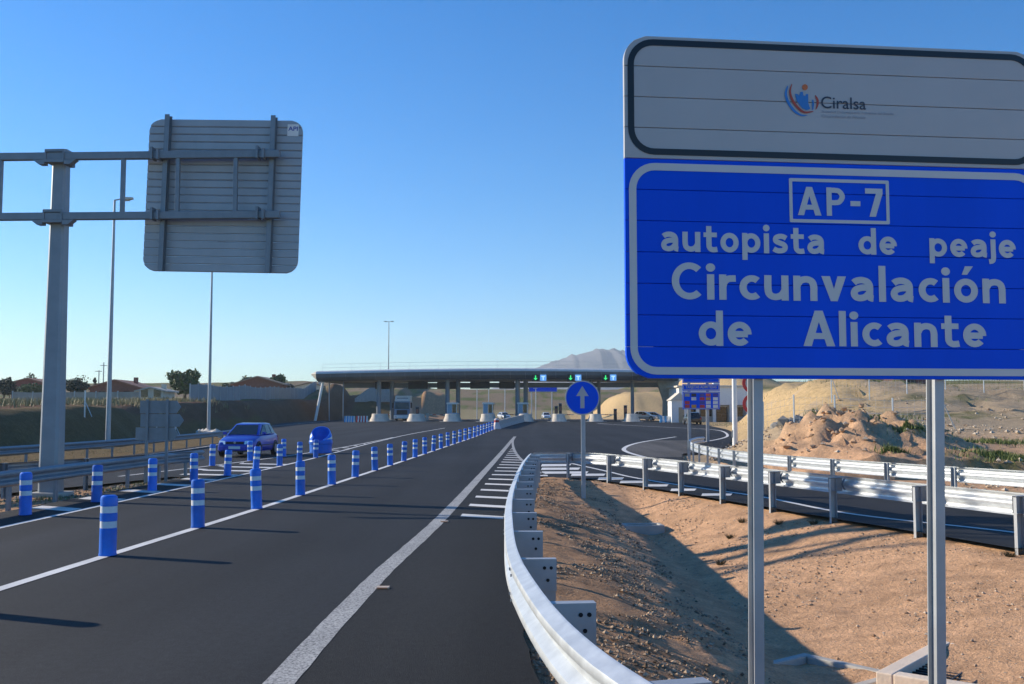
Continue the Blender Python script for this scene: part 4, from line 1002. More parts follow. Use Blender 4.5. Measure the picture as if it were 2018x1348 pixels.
# concrete divider on the dividing line
div = empty('concrete_divider', (-1.45, 98, zr(98)), 0); tag(div, 'tapering concrete divider between the bollard row and the middle toll island', 'barrier')
pts = [(XBOL(y)+.1, y) for y in (98,106,114,122,130,139)]
for k in range(5):
    rings = []
    for s in (0.004, .996):
        x = pts[k][0]+(pts[k+1][0]-pts[k][0])*s; y = pts[k][1]+(pts[k+1][1]-pts[k][1])*s; hh = .78+.16*(k+s)/5
        rings.append([Vector((x+a-div.location.x, y-98, zr(y)-zr(98)+z*hh-.01)) for a, z in ((-.30,0),(.30,0),(.28,.1),(.14,.4),(.10,1.0),(-.10,1.0),(-.14,.4),(-.28,.1))])
    MB().loft(rings).build('segment', CONC, div, bevel=.015)
for k, (px, py, c_) in enumerate(((983,846,'pink'),(1036,829,'w'))):
    q = road_at(px, py); 
    if k: continue
    t = empty('crash_drum', (XBOL(96.6)+.1, 96.4, zr(96.4)+.004)); MB().lathe([(0,0),(.42,0),(.40,.1),(.24,.55),(.22,.92),(.12,1.0),(0,1.0)], 18).build('body', mat('pale_pink_plastic', (.72,.60,.58), .6), t, smooth=True); MB().lathe([(.236,.62),(.232,.84)], 18).build('band', RED, t)
    tag(t, 'pale crash drum at the near end of the concrete divider', 'traffic drum')
# water-filled barriers at the left
def water_barrier(x, y, rz, m, label, L=1.45, group='plastic water barriers'):
    t = empty('water_barrier', (x, y, zr(y)), rz)
    for k in range(4):
        a = -L/2+L*k/4
        MB().loft([[Vector((a+.01, b_, z)) for b_, z in ((-.24,0),(.24,0),(.22,.2),(.10,.42),(.09,.82),(-.09,.82),(-.10,.42),(-.22,.2))],[Vector((a+L/4-.01, b_, z)) for b_, z in ((-.24,0),(.24,0),(.22,.2),(.10,.42),(.09,.82),(-.09,.82),(-.10,.42),(-.22,.2))]]).build('section', m if k % 2 == 0 else WHITE, t, bevel=.02)
    return tag(t, label, 'barrier', group)
PBL = mat('plastic_pale_blue', (.08,.33,.62), .5)
for k, px in enumerate((684, 694)): 
    q = at(px, 829, 133); water_barrier(q.x, 133, -TA, PBL, ['blue and white plastic barrier left of the toll lanes, outer one','blue and white plastic barrier left of the toll lanes, next to the red ones'][k], .72)
for k, px in enumerate((708, 719)):
    q = at(px, 829, 134); water_barrier(q.x, 134, -TA, RED, ['red and white plastic barrier left of the first toll island, next to the blue ones','red and white plastic barrier touching the first toll island'][k], .78)
for k, (px, m) in enumerate(((1309,PBL),(1327,WHITE))):
    q = at(px, 829, 132); water_barrier(q.x, 132, 0, m, ['blue plastic barrier block at the right end of the toll lanes','white plastic barrier block beside the white car park wall'][k], 1.15)
# truck in the left toll lane
lx = tpx(795, 4.6); x, y = TP(lx, 4.6); t = empty('truck', (x, y, tz()), -TA); tag(t, 'white lorry with a dark windscreen waiting in a left toll lane', 'truck')
MB().loft([[Vector((a*1.2,yv,z)) for a in (-1,1) for yv in ((-1.0,1.2) if a < 0 else (1.2,-1.0))] for z in (.85,1.7)]+[[Vector((a*1.2,yv,z)) for a in (-1,1) for yv in ((-.9,1.2) if a < 0 else (1.2,-.9))] for z in (2.9,)]).build('cab', mat('truck_paint', (.16,.24,.36), .35, 0, .06), t, bevel=.06)
MB().loft([[Vector((a*1.15,yv,z)) for a in (-1,1) for yv in ((-.9+(z-2.9)*.8,1.2) if a < 0 else (1.2,-.9+(z-2.9)*.8))] for z in (2.91,3.75)]).build('roof_deflector', WHITE, t, bevel=.06)
MB().prism([Vector((-1.08,-1.005,1.75)),Vector((1.08,-1.005,1.75)),Vector((1.02,-.935,2.75)),Vector((-1.02,-.935,2.75))], (0,-.02,0)).build('windscreen', GLASS, t)
MB().b(-.85,.85,-.56,-.50,3.12,3.42).build('sun_visor', mat('truck_dark', (.02,.05,.12), .4), t)
MB().b(-1.22,1.22,-1.15,-.8,.35,.84).build('bumper', WHITE, t, bevel=.04)
MB().b(-.8,.8,-1.02,-1.0,.95,1.6).build('grille', DARK, t)
for s in (-1, 1):
    MB().b(s*.95-.17,s*.95+.17,-1.17,-1.14,.5,.72).build('headlight', LAMPG, t); MB().b(s*1.38-.1,s*1.38+.1,-1.0,-.88,1.9,2.7).build('mirror', DARK, t)
    for yv in (.1, 6.2, 7.5):
        wz = empty('wheel', (s*1.02, yv, .5)); wz.parent = t; MB().cyl((-.15,0,0),(.15,0,0),.5,n=18).build('tyre', TYRE, wz); MB().cyl((s*.151,0,0),(s*.16,0,0),.28,n=12).build('rim', RIM, wz)
MB().b(-1.23,1.23,1.5,9.2,1.05,3.6).build('cargo_box', mat('truck_tarp', (.38,.36,.33), .7), t)
MB().b(-.45,.45,-.8,9.0,.62,.86).build('chassis', DARK, t)
# grey retaining wedge behind the left lanes and the dark cliff
q = at(737, 812, 178); t = empty('retaining_wall', (q.x, 178, H(q.x, 178)-.2)); tag(t, 'grey sloping concrete retaining wall behind the left toll lanes', 'wall')
for k in range(4):
    a0, a1 = -3.4+1.7*k, -1.7+1.7*k; h0, h1 = (.6,1.9,3.0,3.2,3.2)[k], (.6,1.9,3.0,3.2,3.2)[k+1]
    MB().prism([Vector((a0+.01,0,0)),Vector((a1-.01,0,0)),Vector((a1-.01,0,h1)),Vector((a0+.01,0,h0))], (0,.35,0)).build('wall_panel', CONC, t)
# second gantry beyond the plaza, blue panel
q = at(1070, 770, 215); t = empty('far_gantry', (q.x, 215, H(q.x, 215))); tag(t, 'far blue overhead direction panel seen through the toll lanes', 'road sign')
zc_ = at(1070, 768, 215).z-H(q.x, 215)
MB().b(-3.0,3.0,-.1,.1,zc_-.45,zc_+.75).build('panel', SIGNBLUE, t); frame_ring(-2.95,2.95,zc_-.4,zc_+.7,.1,.06,-.105,SIGNWHITE,'border',t)
for s in (-2.4, 1.9): MB().cyl((s,.25,-.3),(s,.25,zc_+.6),.13,n=8).build('post', GALV, t)
for k, px in enumerate((963, 1056, 940, 995)):
    q = at(px, 800, 196+3*k); z = H(q.x, 196+3*k); hgt = at(px, 766, 196+3*k).z-z
    t = empty('light_column', (q.x, 196+3*k, z)); MB().cyl((0,0,-.2),(0,0,hgt),.10,.07,n=8).build('pole', GALVB, t); MB().b(-.5,.3,-.1,.1,hgt,hgt+.1).build('lamp_head', GALVB, t)
    tag(t, ['pale light column behind the standalone toll booth','pale light column behind the lit toll lanes','pale light column left of the standalone toll booth','pale light column right of the standalone toll booth'][k], 'light column', 'light columns behind the plaza')
# cars beyond the lanes
def far_car(px, py, Y, paint, label, rz=0.0):
    q = at(px, py, Y); return hatchback(label, (q.x, Y, (zr(Y) if q.x > -26 and q.x < 22 else H(q.x, Y))), rz, paint, 'car')
CARW = mat('car_paint_white', (.62,.64,.66), .3, 0, .04, 1, coat=.6); CARK = mat('car_paint_black', (.012,.012,.014), .3, .1, .1, 1, coat=.6)
far_car(1270, 822, 160, CARW, 'white car parked beyond the right end of the toll lanes, left of a blue one', R(70))
far_car(1290, 822, 166, mat('car_paint_pale_blue', (.20,.40,.62), .3, .1, .05, 1, coat=.6), 'pale blue car parked beyond the right end of the toll lanes', R(80))
far_car(1364, 828, 118, CARK, 'black car parked before the white building behind the card panel', R(180))
far_car(993, 812, 196, CARW, 'white car beyond the toll booths, right of the standalone booth', R(20))
far_car(1076, 806, 212, CARW, 'pale car coming down the road beyond the lit lanes', R(5))

# ------------------------------------------------------------------ blue accepted-cards panel
ip = road_at(1383, 871); ix, iy = ip.x, ip.y; iz = min(H(ix, iy), zr(iy))
t = empty('card_panel', (ix, iy, iz)); tag(t, 'blue panel of accepted payment cards on two posts, left of the big sign posts', 'road sign')
k = iy/2000.0; X = lambda px: (px-1383.5)*k; Z = lambda py: at(1383, py, iy).z-iz
for px in (1360, 1396): MB().b(X(px)-.09, X(px)+.09, .03, .15, -.3, Z(700)).build('post', GALV, t)
for a, b_ in ((806.5,772),(770,757),(755,722)):
    MB().b(X(1347), X(1420), -.03, .03, Z(a), Z(b_)).build('board', SIGNBLUE, t); frame_ring(X(1347)+.03, X(1420)-.03, Z(a)+.03, Z(b_)-.03, .08, .04, -.034, SIGNWHITE, 'border', t)
for body, a, b_, c_, d_ in (('TARJETAS ADMITIDAS', 1353, 1414, 767, 760),):
    o = mk('lettering', text_mesh('lettering', body, SIGNWHITE, X(b_)-X(a), Z(d_)-Z(c_), .02), t); o.location = (X(a), -.036, Z(c_))
cc = [(.35,.33,.3),(.5,.03,.04),(.62,.62,.62),(.02,.02,.04),(.55,.25,.04),(.05,.05,.3),(.6,.1,.08),(.7,.7,.68)]
lay = [(1351,[0,None,1,1]),(1364,[3,2,None,4]),(1380.5,[5,1,5,1]),(1392.5,[6,4,2,7]),(1406.5,[5,7,7,7])]
for px, rows in lay:
    for r_, ci in enumerate(rows):
        if ci is None: continue
        MB().b(X(px), X(px+9.5), -.037, -.031, Z(781.5+r_*7.4), Z(775.5+r_*7.4)).build('card_mark', mat('card_%d' % ci, cc[ci], .5), t)
# two red-ringed round signs mostly hidden by the sign post
q = at(1484, 845, 60); t = empty('round_sign_post', (q.x, 60, H(q.x, 60))); tag(t, 'pair of red-ringed round signs stacked on a post, mostly hidden by the big sign post', 'road sign')
MB().cyl((0,.06,-.3),(0,.06,at(1484,738,60).z-H(q.x,60)+.4),.05,n=10).build('post', GALV, t)
for k, py in enumerate((755, 796)):
    zc_ = at(1484, py, 60).z-H(q.x, 60); r_ = .80 if True else .45
    r_ = 27/2000*60*.74
    MB().cyl((0,-.02,zc_),(0,.0,zc_),r_,n=28).build('red_disc', RED, t); MB().cyl((0,-.026,zc_),(0,-.0205,zc_),r_*.68,n=28).build('white_disc', SIGNWHITE, t)

# ------------------------------------------------------------------ white building right of the plaza
bx0, bx1, by = at(1338, 800, 140).x, at(1478, 800, 140).x, 140.0; bz = H(bx0+4, by)-.1
t = empty('service_building', ((bx0+bx1)/2, by, zr(by)-.08)); tag(t, 'low white service building with shaded front right of the toll canopy', 'building')
hw = (bx1-bx0)/2; hb = at(1409, 762, by).z-zr(by); hl = at(1409, 797, by).z-zr(by)
mb = MB().b(-hw, hw, 0, 9, hl, hb); mb.build('upper_wall', WHITE, t)
MB().b(-hw+.3, hw-.3, 1.2, 9, 0, hl).build('lower_wall', CONC, t)
for k in range(5): MB().b(-hw+.1+k*(2*hw-.6)/4, -hw+.5+k*(2*hw-.6)/4, .05, .45, 0, hl).build('pillar', WHITE, t)
for k in range(4):
    a = -hw+1.0+k*(2*hw-1)/4; f_ = MB().b(a, a+1.5, 1.14, 1.19, .8 if k % 2 else .05, 2.1).build('window' if k % 2 else 'door', GLASS, t); MB().b(a-.06, a+1.56, 1.10, 1.19, 2.102, 2.2).build('lintel', WHITE, f_)
MB().b(-hw-.25, hw+.25, -.25, 9.2, hb, hb+.25).build('roof', CONCL, t, bevel=.03)
MB().b(hw*.1, hw*.28, 3, 4, hb+.25, hb+1.5).build('chimney', WHITE, t)
q = at(1345, 800, 128); t = empty('white_annex', (q.x, 131, zr(131)-.05)); tag(t, 'small gabled white hut between the canopy pier and the card panel', 'building')
MB().b(-.9,1.1,0,3.2,0,2.9).build('wall', WHITE, t); MB().prism([Vector((-1.1,-.2,2.9)),Vector((1.3,-.2,2.9)),Vector((.1,-.2,3.9))], (0,3.6,0)).build('roof', CONCL, t); MB().b(.0,.7,-.03,-.005,.0,2.0).build('door', mat('tan_door', (.45,.33,.2), .6), t)

# ------------------------------------------------------------------ drain chamber and culvert in the ditch
def chamber(label, cx, cy, rz, w_, d_, zt_, wall, m, grate=True):
    t = empty('drain_chamber', (cx, cy, zt_-1.0), rz); tag(t, label, 'drain', 'concrete drains in the ditch')
    a, b_ = w_/2, d_/2
    for nm, q in (('wall',(-a,a,-b_,-b_+wall)),('wall',(-a,a,b_-wall,b_)),('wall',(-a,-a+wall,-b_+wall+.002,b_-wall-.002)),('wall',(a-wall,a,-b_+wall+.002,b_-wall-.002))):
        MB().b(q[0],q[1],q[2],q[3],0,1.0).build(nm, m, t, bevel=.012)
    MB().b(-a+wall,a-wall,-b_+wall,b_-wall,.25,.3).build('floor', HOLE, t)
    if grate:
        n = int((w_-2*wall)/.09)
        for k in range(1, n): x = -a+wall+k*(w_-2*wall)/n; MB().b(x-.010,x+.010,-b_+wall,b_-wall,.90,.93).build('grate_bar', DARK, t)
        n2 = int((d_-2*wall)/.18)
        for k in range(1, n2): y = -b_+wall+k*(d_-2*wall)/n2; MB().b(-a+wall,a-wall,y-.008,y+.008,.931,.938).build('cross_bar', DARK, t)
    return t
cA = at(1836, 1274, 10.9)
chamber('concrete drain chamber with a dark grating at the lower right, under the right sign post', 4.42, 9.40, R(50), 1.75, 1.6, min(H(3.4,9.2),H(4.2,8.4),H(4.4,9.4))+.13, .15, mat('cream_concrete', (.74,.60,.46), .85, 0, .12, 3, .2, 30))
chamber('shaded concrete drain mouth at the foot of the ditch between the sign posts', 2.86, 9.75, R(38), 1.15, 1.1, H(2.86,9.75)+.05, .10, CONC, False)
q = at(1262, 1066, 21.2)
chamber('small grey concrete drain block lying in the shaded ditch bottom', 2.68, 21.0, R(4), .8, .5, H(2.68, 21.0)+.16, .08, CONC, False)

# ------------------------------------------------------------------ houses, walls and fences on the left
def house(name, label, xl_, xr_, Y, yb, yt_e, yt_r, wallm, roofm, depth=9.0, cat='house', front=True):
    a, b_ = at(xl_, yb, Y), at(xr_, yb, Y); cx = (a.x+b_.x)/2; hw = (b_.x-a.x)/2; z0 = min(H(cx, Y), H(cx-hw, Y), H(cx+hw, Y))-.3
    t = empty(name, (cx, Y, z0)); tag(t, label, cat)
    ze, zrf = at(xl_, yt_e, Y).z-z0, at(xl_, yt_r, Y).z-z0
    if front:
        MB().prism([Vector((-hw,0,0)),Vector((hw,0,0)),Vector((hw,0,ze)),Vector((0,0,zrf)),Vector((-hw,0,ze))], (0,depth,0)).build('wall', wallm, t)
        for s in (-1, 1):
            MB().prism([Vector((s*(hw+.5),-.4,ze-.18)),Vector((0,-.4,zrf+.02)),Vector((0,-.4,zrf+.22)),Vector((s*(hw+.5),-.4,ze+.02))], (0,depth+.8,0)).build('roof', roofm, t)
    wz = z0
    n = max(2, int(hw*2/3.2))
    for k in range(n):
        x = -hw+(k+.5)*2*hw/n; zb_ = max(ze-1.9, .5)
        f_ = MB().b(x-.5,x+.5,-.06,-.005,zb_,zb_+1.2).build('window', GLASS, t); MB().b(x-.6,x+.6,-.14,-.005,zb_-.1,zb_-.005).build('sill', PLASTER, f_)
    c = MB().b(hw*.35,hw*.35+.6,depth*.5,depth*.5+.6,ze,zrf+.7).build('chimney', wallm, t)
    return t
house('brick_house', 'brick house with low gable behind the grey fence, left of the toll canopy', 458, 556, 190, 772, 757, 743, BRICK, mat('pale_roof_edge', (.36,.24,.17), .8, 0, .2))
house('brick_house', 'long reddish brick house behind the left lamp post', 176, 275, 170, 778, 764, 750, BRICK, TILE)
house('brick_house', 'low red house at the far left edge, left of the gantry column', 22, 84, 185, 778, 754, 747, mat('red_wall', (.30,.09,.07), .9, 0, .15), TILE)
house('shed', 'small pale shed with a dark doorway left of the round tree', 272, 322, 150, 790, 770, 765, PLASTER, CONC, 5, 'shed')
house('far_house', 'pale flat house far behind the fence, next to the canopy end', 580, 640, 240, 778, 762, 755, PLASTER, mat('brown_roof', (.22,.15,.10), .9), 8)
def panel_fence(label, pts, hgt, m, name='panel_fence', step=3.0):
    path = resample([Vector((a, b_, 0)) for a, b_ in pts], step); z0 = H(path[0].x, path[0].y)
    t = empty(name, (path[0].x, path[0].y, z0)); tag(t, label, 'fence')
    o = Vector((path[0].x, path[0].y, z0))
    for i in range(len(path)):
        p = Vector((path[i].x, path[i].y, H(path[i].x, path[i].y)))-o
        MB().b(p.x-.06,p.x+.06,p.y-.06,p.y+.06,p.z-.3,p.z+hgt+.12).build('post', GALV, t)
        if i+1 < len(path):
            q = Vector((path[i+1].x, path[i+1].y, H(path[i+1].x, path[i+1].y)))-o; d = (q-p).normalized(); nn = Vector((-d.y, d.x, 0))*.025; a, b_ = p+d*.07, q-d*.07
            MB().prism([a-nn+Vector((0,0,-.15)), b_-nn+Vector((0,0,-.15)), b_-nn+Vector((0,0,hgt)), a-nn+Vector((0,0,hgt))], nn*2).build('panel', m, t)
    return t
FEN = mat('fence_panel', (.27,.28,.29), .7, .1, .1, .6)
panel_fence('grey panel fence along the top of the dark cut bank below the brick house', [(-33.6,106),(-35.5,184)], 1.75, FEN)
panel_fence('low grey block wall crossing the field behind the left lamp post', [(-58,118),(-41,112)], 1.0, mat('block_wall', (.30,.28,.25), .9, 0, .2, 1))
def wire_fence(label, pts, hgt, step=3.0, wires=5, slope=None):
    path = resample([Vector((a, b_, 0)) for a, b_ in pts], step); z0 = H(path[0].x, path[0].y); o = Vector((path[0].x, path[0].y, z0))
    t = empty('wire_fence', o); tag(t, label, 'fence'); P = [Vector((p.x, p.y, H(p.x, p.y)))-o for p in path]
    for p in P: MB().cyl((p.x,p.y,p.z-.3),(p.x,p.y,p.z+hgt),.035,n=7).build('post', GALVB, t)
    for i in range(len(P)-1):
        mb = MB()
        for k in range(wires): z = hgt*(k+.5)/wires; mb.cyl(P[i]+Vector((0,0,z)), P[i+1]+Vector((0,0,z)), .006, n=3, caps=False)
        L_ = (P[i+1]-P[i]).length; n = int(L_/.3)
        for k in range(n): q = P[i].lerp(P[i+1], k/n); mb.cyl(q+Vector((0,0,.05)), q+Vector((0,0,hgt*.95)), .004, n=3, caps=False)
        stuff(mb.build('wire_mesh', GALV, t))
    MB().cyl(P[0]+Vector((.6,.3,0)), P[0]+Vector((0,0,hgt*.8)), .025, n=6).build('brace', GALVB, t)
    return t
wire_fence('wire mesh fence on thin posts across the stony field on the right', [(17.6,41.5),(15.7,41.0),(13.2,42.5),(11.4,46),(12.2,52)], 1.35, 2.3)
wire_fence('tall wire fence further up the stony field, below the brick buildings', [(19.5,62),(24,64),(30,66),(40,68)], 2.0, 3.0)
for k, (px, py, Y, hh) in enumerate(((165,872,62,1.6),(345,868,72,1.5),(308,870,66,1.3))):
    q = at(px, py, Y); z = H(q.x, Y); t = empty('marker_post', (q.x, Y, z)); MB().cyl((0,0,-.2),(0,0,hh),.05,n=8).build('post', GALVB, t); MB().cyl((0,0,hh*.6),(.45,0,0),.025,n=6).build('brace', GALVB, t)
    tag(t, ['thin pale stake in front of the dark bank left of the lamp post','thin pale stake just right of the grey sign back','thin pale stake behind the grey sign back'][k], 'stake', 'stakes before the cut bank')
q = at(203, 772, 175); t = empty('utility_pole', (q.x, 175, H(q.x,175))); hh = at(203,714,175).z-H(q.x,175); MB().cyl((0,0,-.3),(0,0,hh),.11,.08,n=8).build('pole', GALVD, t); MB().b(-.6,.6,-.05,.05,hh-.6,hh-.5).build('cross_arm', GALVD, t); tag(t, 'thin utility pole behind the long brick house', 'utility pole', 'utility poles')
q = at(194, 772, 176); t = empty('utility_pole', (q.x, 176, H(q.x,176))); hh = at(194,730,176).z-H(q.x,176); MB().cyl((0,0,-.3),(0,0,hh),.11,.08,n=8).build('pole', GALVD, t); MB().b(-.7,.5,-.05,.05,hh-.2,hh-.1).build('cross_arm', GALVD, t); tag(t, 'shorter utility pole with cross arm beside the cypress', 'utility pole', 'utility poles')
# buildings glimpsed under the big sign
def block(name, label, x0, x1, Y, yb, yt_, m, depth=5):
    a, b_ = at(x0, yb, Y), at(x1, yb, Y); z0 = H((a.x+b_.x)/2, Y)-.3; t = empty(name, ((a.x+b_.x)/2, Y, z0)); tag(t, label, 'building'); hw = (b_.x-a.x)/2; hh = at(x0, yt_, Y).z-z0
    MB().b(-hw,hw,0,depth,0,hh).build('wall', m, t); MB().b(-hw-.2,hw+.2,-.2,depth+.2,hh,hh+.18).build('roof', CONC, t); MB().b(-hw*.4,hw*.1,-.05,-.004,.3,min(2.2,hh-.4)).build('door', DARK, t)
    return t
block('block_building', 'orange block building just under the lower edge of the big sign', 1694, 1742, 92, 772, 735, mat('orange_block', (.42,.20,.11), .9, 0, .15))
block('container', 'dark red shed between the big sign posts, under the board', 1772, 1832, 98, 768, 733, mat('dark_red_sheet', (.13,.045,.04), .7))

# ------------------------------------------------------------------ rubble, rocks
def rock(mb, c, r, seed):
    random.seed(seed); mb.ball(c, (r*random.uniform(.8,1.3), r*random.uniform(.8,1.2), r*random.uniform(.55,.9)), 1, .9)
t = empty('rubble_pile', (-20.8, 74, H(-20.8, 74))); tag(t, 'row of pale rubble stones at the left edge of the plaza behind the car', 'rubble')
for k in range(16):
    random.seed(100+k); x = -19.2-.42*k+random.uniform(-.2,.2); y = 70.5+.85*k+random.uniform(-.5,.5)
    r_ = random.uniform(.22,.48); mb = MB(); rock(mb, (x+20.8, y-74, H(x,y)-H(-20.8,74)+r_*.3), r_, k); mb.build('stone', mat('pale_rubble', (.58,.53,.45), .9, 0, .15, 3, .3, 10), t)
t = empty('rock_heap', (10.3, 34.2, H(10.3,34.2))); tag(t, 'heap of pale boulders on the earth mound right of the ramp', 'rocks')
for k in range(70):
    random.seed(300+k); a = random.uniform(0,6.28); d = random.uniform(0,1)**.7
    x, y = 10.4+d*2.2*math.cos(a), 34.0+d*2.2*math.sin(a); r_ = random.uniform(.04,.13); mb = MB(); rock(mb, (x-10.3, y-34.2, H(x,y)-H(10.3,34.2)+r_*.05), r_, k); mb.build('boulder', mat('earthy_rock', (.46,.29,.17), .95, 0, .25, 3, .5, 10), t)
t = empty('rubble_heap', (12.6, 43.5, H(12.6,43.5))); tag(t, 'grey rubble heap inside the wire fence behind the boulder mound', 'rocks')
for k in range(40):
    random.seed(500+k); u = random.uniform(0,1); x, y = 12.0+u*2.6+random.uniform(-.4,.4), 45.5-u*1.0+random.uniform(-.8,.8); r_ = random.uniform(.14,.36); mb = MB(); rock(mb, (x-12.6, y-43.5, H(x,y)-H(12.6,43.5)+r_*.2), r_, k); mb.build('boulder', mat('grey_rubble', (.24,.23,.21), .95, 0, .25, 3, .5, 10), t)
# loose gravel
random.seed(11)
OCT = [Vector((1,0,0)),Vector((-1,0,0)),Vector((0,1,0)),Vector((0,-1,0)),Vector((0,0,1)),Vector((0,0,-1))]
OF = [(0,2,4),(2,1,4),(1,3,4),(3,0,4),(2,0,5),(1,2,5),(3,1,5),(0,3,5)]
def gravel(name, label, n, pick, m, smin, smax):
    v, f = [], []
    for _ in range(n):
        x, y = pick()
        if x is None: continue
        s = smin*(smax/smin)**(random.random()**2.2); z = H(x, y)+s*.25; e = random.uniform(0,3.14); c, q = math.cos(e), math.sin(e); b0 = len(v)
        for p in OCT:
            a = Vector((p.x*s*random.uniform(.7,1.3), p.y*s*random.uniform(.6,1.1), p.z*s*random.uniform(.5,.8)))
            v.append((x+a.x*c-a.y*q, y+a.x*q+a.y*c, z+a.z))
        f += [tuple(i+b0 for i in t_) for t_ in OF]
    mm = bpy.data.meshes.new(name); mm.from_pydata(v, [], f); mm.materials.append(m); o = stuff(mk(name, mm)); tag(o, label, 'gravel'); return o
def stone_mat(name, c0, c1):
    m = bpy.data.materials.new(name); m.use_nodes = True; n = m.node_tree; p = n.nodes['Principled BSDF']; L = n.links.new
    g = n.nodes.new('ShaderNodeNewGeometry'); r_ = n.nodes.new('ShaderNodeMix'); r_.data_type = 'RGBA'; L(g.outputs['Random Per Island'], r_.inputs[0]); r_.inputs[6].default_value = (*c0,1); r_.inputs[7].default_value = (*c1,1)
    L(r_.outputs[2], p.inputs['Base Color']); p.inputs['Roughness'].default_value = .95; return m
def pickA():
    y = 2.2+26*random.random()**1.6; a = XA(y); x = a+.1+random.random()**1.2*(2.3-a if a < 1.5 else .8)
    if nz2(x, y, .9, 77) < -.12: return None, None
    return x, y
gravel('gravel', 'loose brown gravel on the strip behind the near guard rail', 34000, pickA, stone_mat('gravel_stone', (.13,.08,.045), (.50,.37,.25)), .005, .034)
def pickB():
    y = 4+23*random.random(); x = random.uniform(2.7, max(2.8, XB(y)-.3))
    if nz2(x, y, .55, 60) < .05 and random.random() < .85: return None, None
    return x, y
gravel('gravel', 'scattered pale pebbles on the sunny side of the ditch', 16000, pickB, stone_mat('pale_pebble', (.30,.18,.095), (.62,.48,.34)), .005, .030)
def pickC():
    y = random.uniform(16, 62); x = XC(min(y, 47))+.8+random.random()**1.3*16
    if nz2(x, y, .2, 31) < -.1: return None, None
    return x, y
gravel('gravel', 'scattered stones on the earth bank and field right of the ramp', 6500, pickC, stone_mat('field_stone', (.30,.20,.12), (.58,.48,.36)), .02, .13)
def pickD():
    y = random.uniform(12, 30); return random.uniform(X2(y)-.2, -9.35), y
gravel('gravel', 'stony earth around the gantry foot between the left guard rails', 2500, pickD, stone_mat('median_stone', (.18,.12,.08), (.46,.37,.27)), .012, .06)

# ------------------------------------------------------------------ vegetation
def leaf_mat(name, c0, c1):
    m = bpy.data.materials.new(name); m.use_nodes = True; n = m.node_tree; p = n.nodes['Principled BSDF']; L = n.links.new
    g = n.nodes.new('ShaderNodeNewGeometry'); r_ = n.nodes.new('ShaderNodeMix'); r_.data_type = 'RGBA'; L(g.outputs['Random Per Island'], r_.inputs[0]); r_.inputs[6].default_value = (*c0,1); r_.inputs[7].default_value = (*c1,1)
    L(r_.outputs[2], p.inputs['Base Color']); p.inputs['Roughness'].default_value = .7; return m
LEAF = leaf_mat('leaves', (.025,.055,.012), (.085,.135,.028)); LEAF2 = leaf_mat('dark_leaves', (.010,.022,.008), (.032,.050,.016)); LEAF3 = leaf_mat('grey_green_leaves', (.06,.075,.035), (.13,.15,.06))
GRASS = leaf_mat('grass_blades', (.045,.075,.012), (.16,.20,.045)); DRY = leaf_mat('dry_grass', (.16,.13,.05), (.38,.31,.15))
def tree(label, px, pyb, pyt, wpx, Y, seed, lm=LEAF, n=2600, columnar=False, bare=False, name='tree', group='trees on the left skyline'):
    random.seed(seed); q = at(px, pyb, Y); z0 = H(q.x, Y); t = empty(name, (q.x, Y, z0)); tag(t, label, 'tree', group)
    hgt = at(px, pyt, Y).z-z0; rx = wpx/2*Y/2000.0*1.12
    th = hgt*(.16 if not columnar else .1)
    mb = MB(); mb.cyl((0,0,-.3), (0,0,th), max(.12,rx*.09), max(.09,rx*.06), 8)
    tips = []
    for k in range(7):
        a = k*2.4; e = Vector((math.cos(a)*rx*.55, math.sin(a)*rx*.55, th+(hgt-th)*random.uniform(.35,.8))); mb.cyl((0,0,th*.85), e, max(.06,rx*.035), .02, 6); tips.append(e)
    mb.build('trunk', BARK, t)
    v, f = [], []; cz = th*.7+(hgt-th*.7)/2; rz = (hgt-th*.7)/2
    cl = []
    for k in range(24 if not columnar else 10):
        while True:
            d = Vector((random.uniform(-1,1),random.uniform(-1,1),random.uniform(-1,1)))
            if d.length < 1: break
        d = d*(.72/max(.45, d.length) if random.random() < .75 else 1.0); cl.append((Vector((d.x*rx*.78,d.y*rx*.78,cz+d.z*rz*.80)), random.uniform(.26,.46)))
    ls = max(.12, min(rx, rz)*.105)
    for _ in range(n):
        c, r_ = random.choice(cl); d = Vector((random.gauss(0,1),random.gauss(0,1),random.gauss(0,1))).normalized()*(random.random()**.45)*r_
        p = c+Vector((d.x*rx,d.y*rx,d.z*min(rz,rx*1.2)))
        u = Vector((random.gauss(0,1),random.gauss(0,1),random.gauss(0,1))).normalized(); w_ = u.orthogonal().normalized(); s = ls*random.uniform(.6,1.4); b0 = len(v)
        v += [p-u*s, p+w_*s*.55, p+u*s, p-w_*s*.55]; f.append((b0,b0+1,b0+2,b0+3))
    mm = bpy.data.meshes.new('crown'); mm.from_pydata([tuple(p) for p in v], [], f); mm.materials.append(lm); mk('crown', mm, t)
    return t
tree('round dense green tree between the two brick houses, tallest on the left skyline', 364, 776, 722, 74, 165, 1, n=4200)
tree('dark rounded bush right of the gantry column', 151, 778, 742, 50, 160, 2, LEAF2)
tree('dark bush at the far left edge of the picture', 8, 782, 744, 48, 165, 3, LEAF2, 2000)
tree('olive bush just left of the gantry column', 66, 782, 752, 54, 160, 4, LEAF)
tree('narrow dark cypress at the left edge beside the red house', 19, 775, 734, 10, 190, 5, LEAF2, 900, True)
tree('narrow dark cypress left of the utility poles', 185, 775, 731, 9, 190, 6, LEAF2, 900, True)
tree('sparse grey-green tree behind the red house', 60, 770, 733, 30, 200, 7, LEAF3, 500)
tree('sparse pale bare tree above the dark rounded bush', 162, 770, 732, 30, 200, 8, LEAF3, 260)
tree('pale green tree left of the gabled brick house', 452, 770, 748, 34, 205, 9, LEAF3, 1500)
tree('pale green tree behind the left roof of the gabled brick house', 492, 766, 738, 44, 215, 10, LEAF3, 1500)
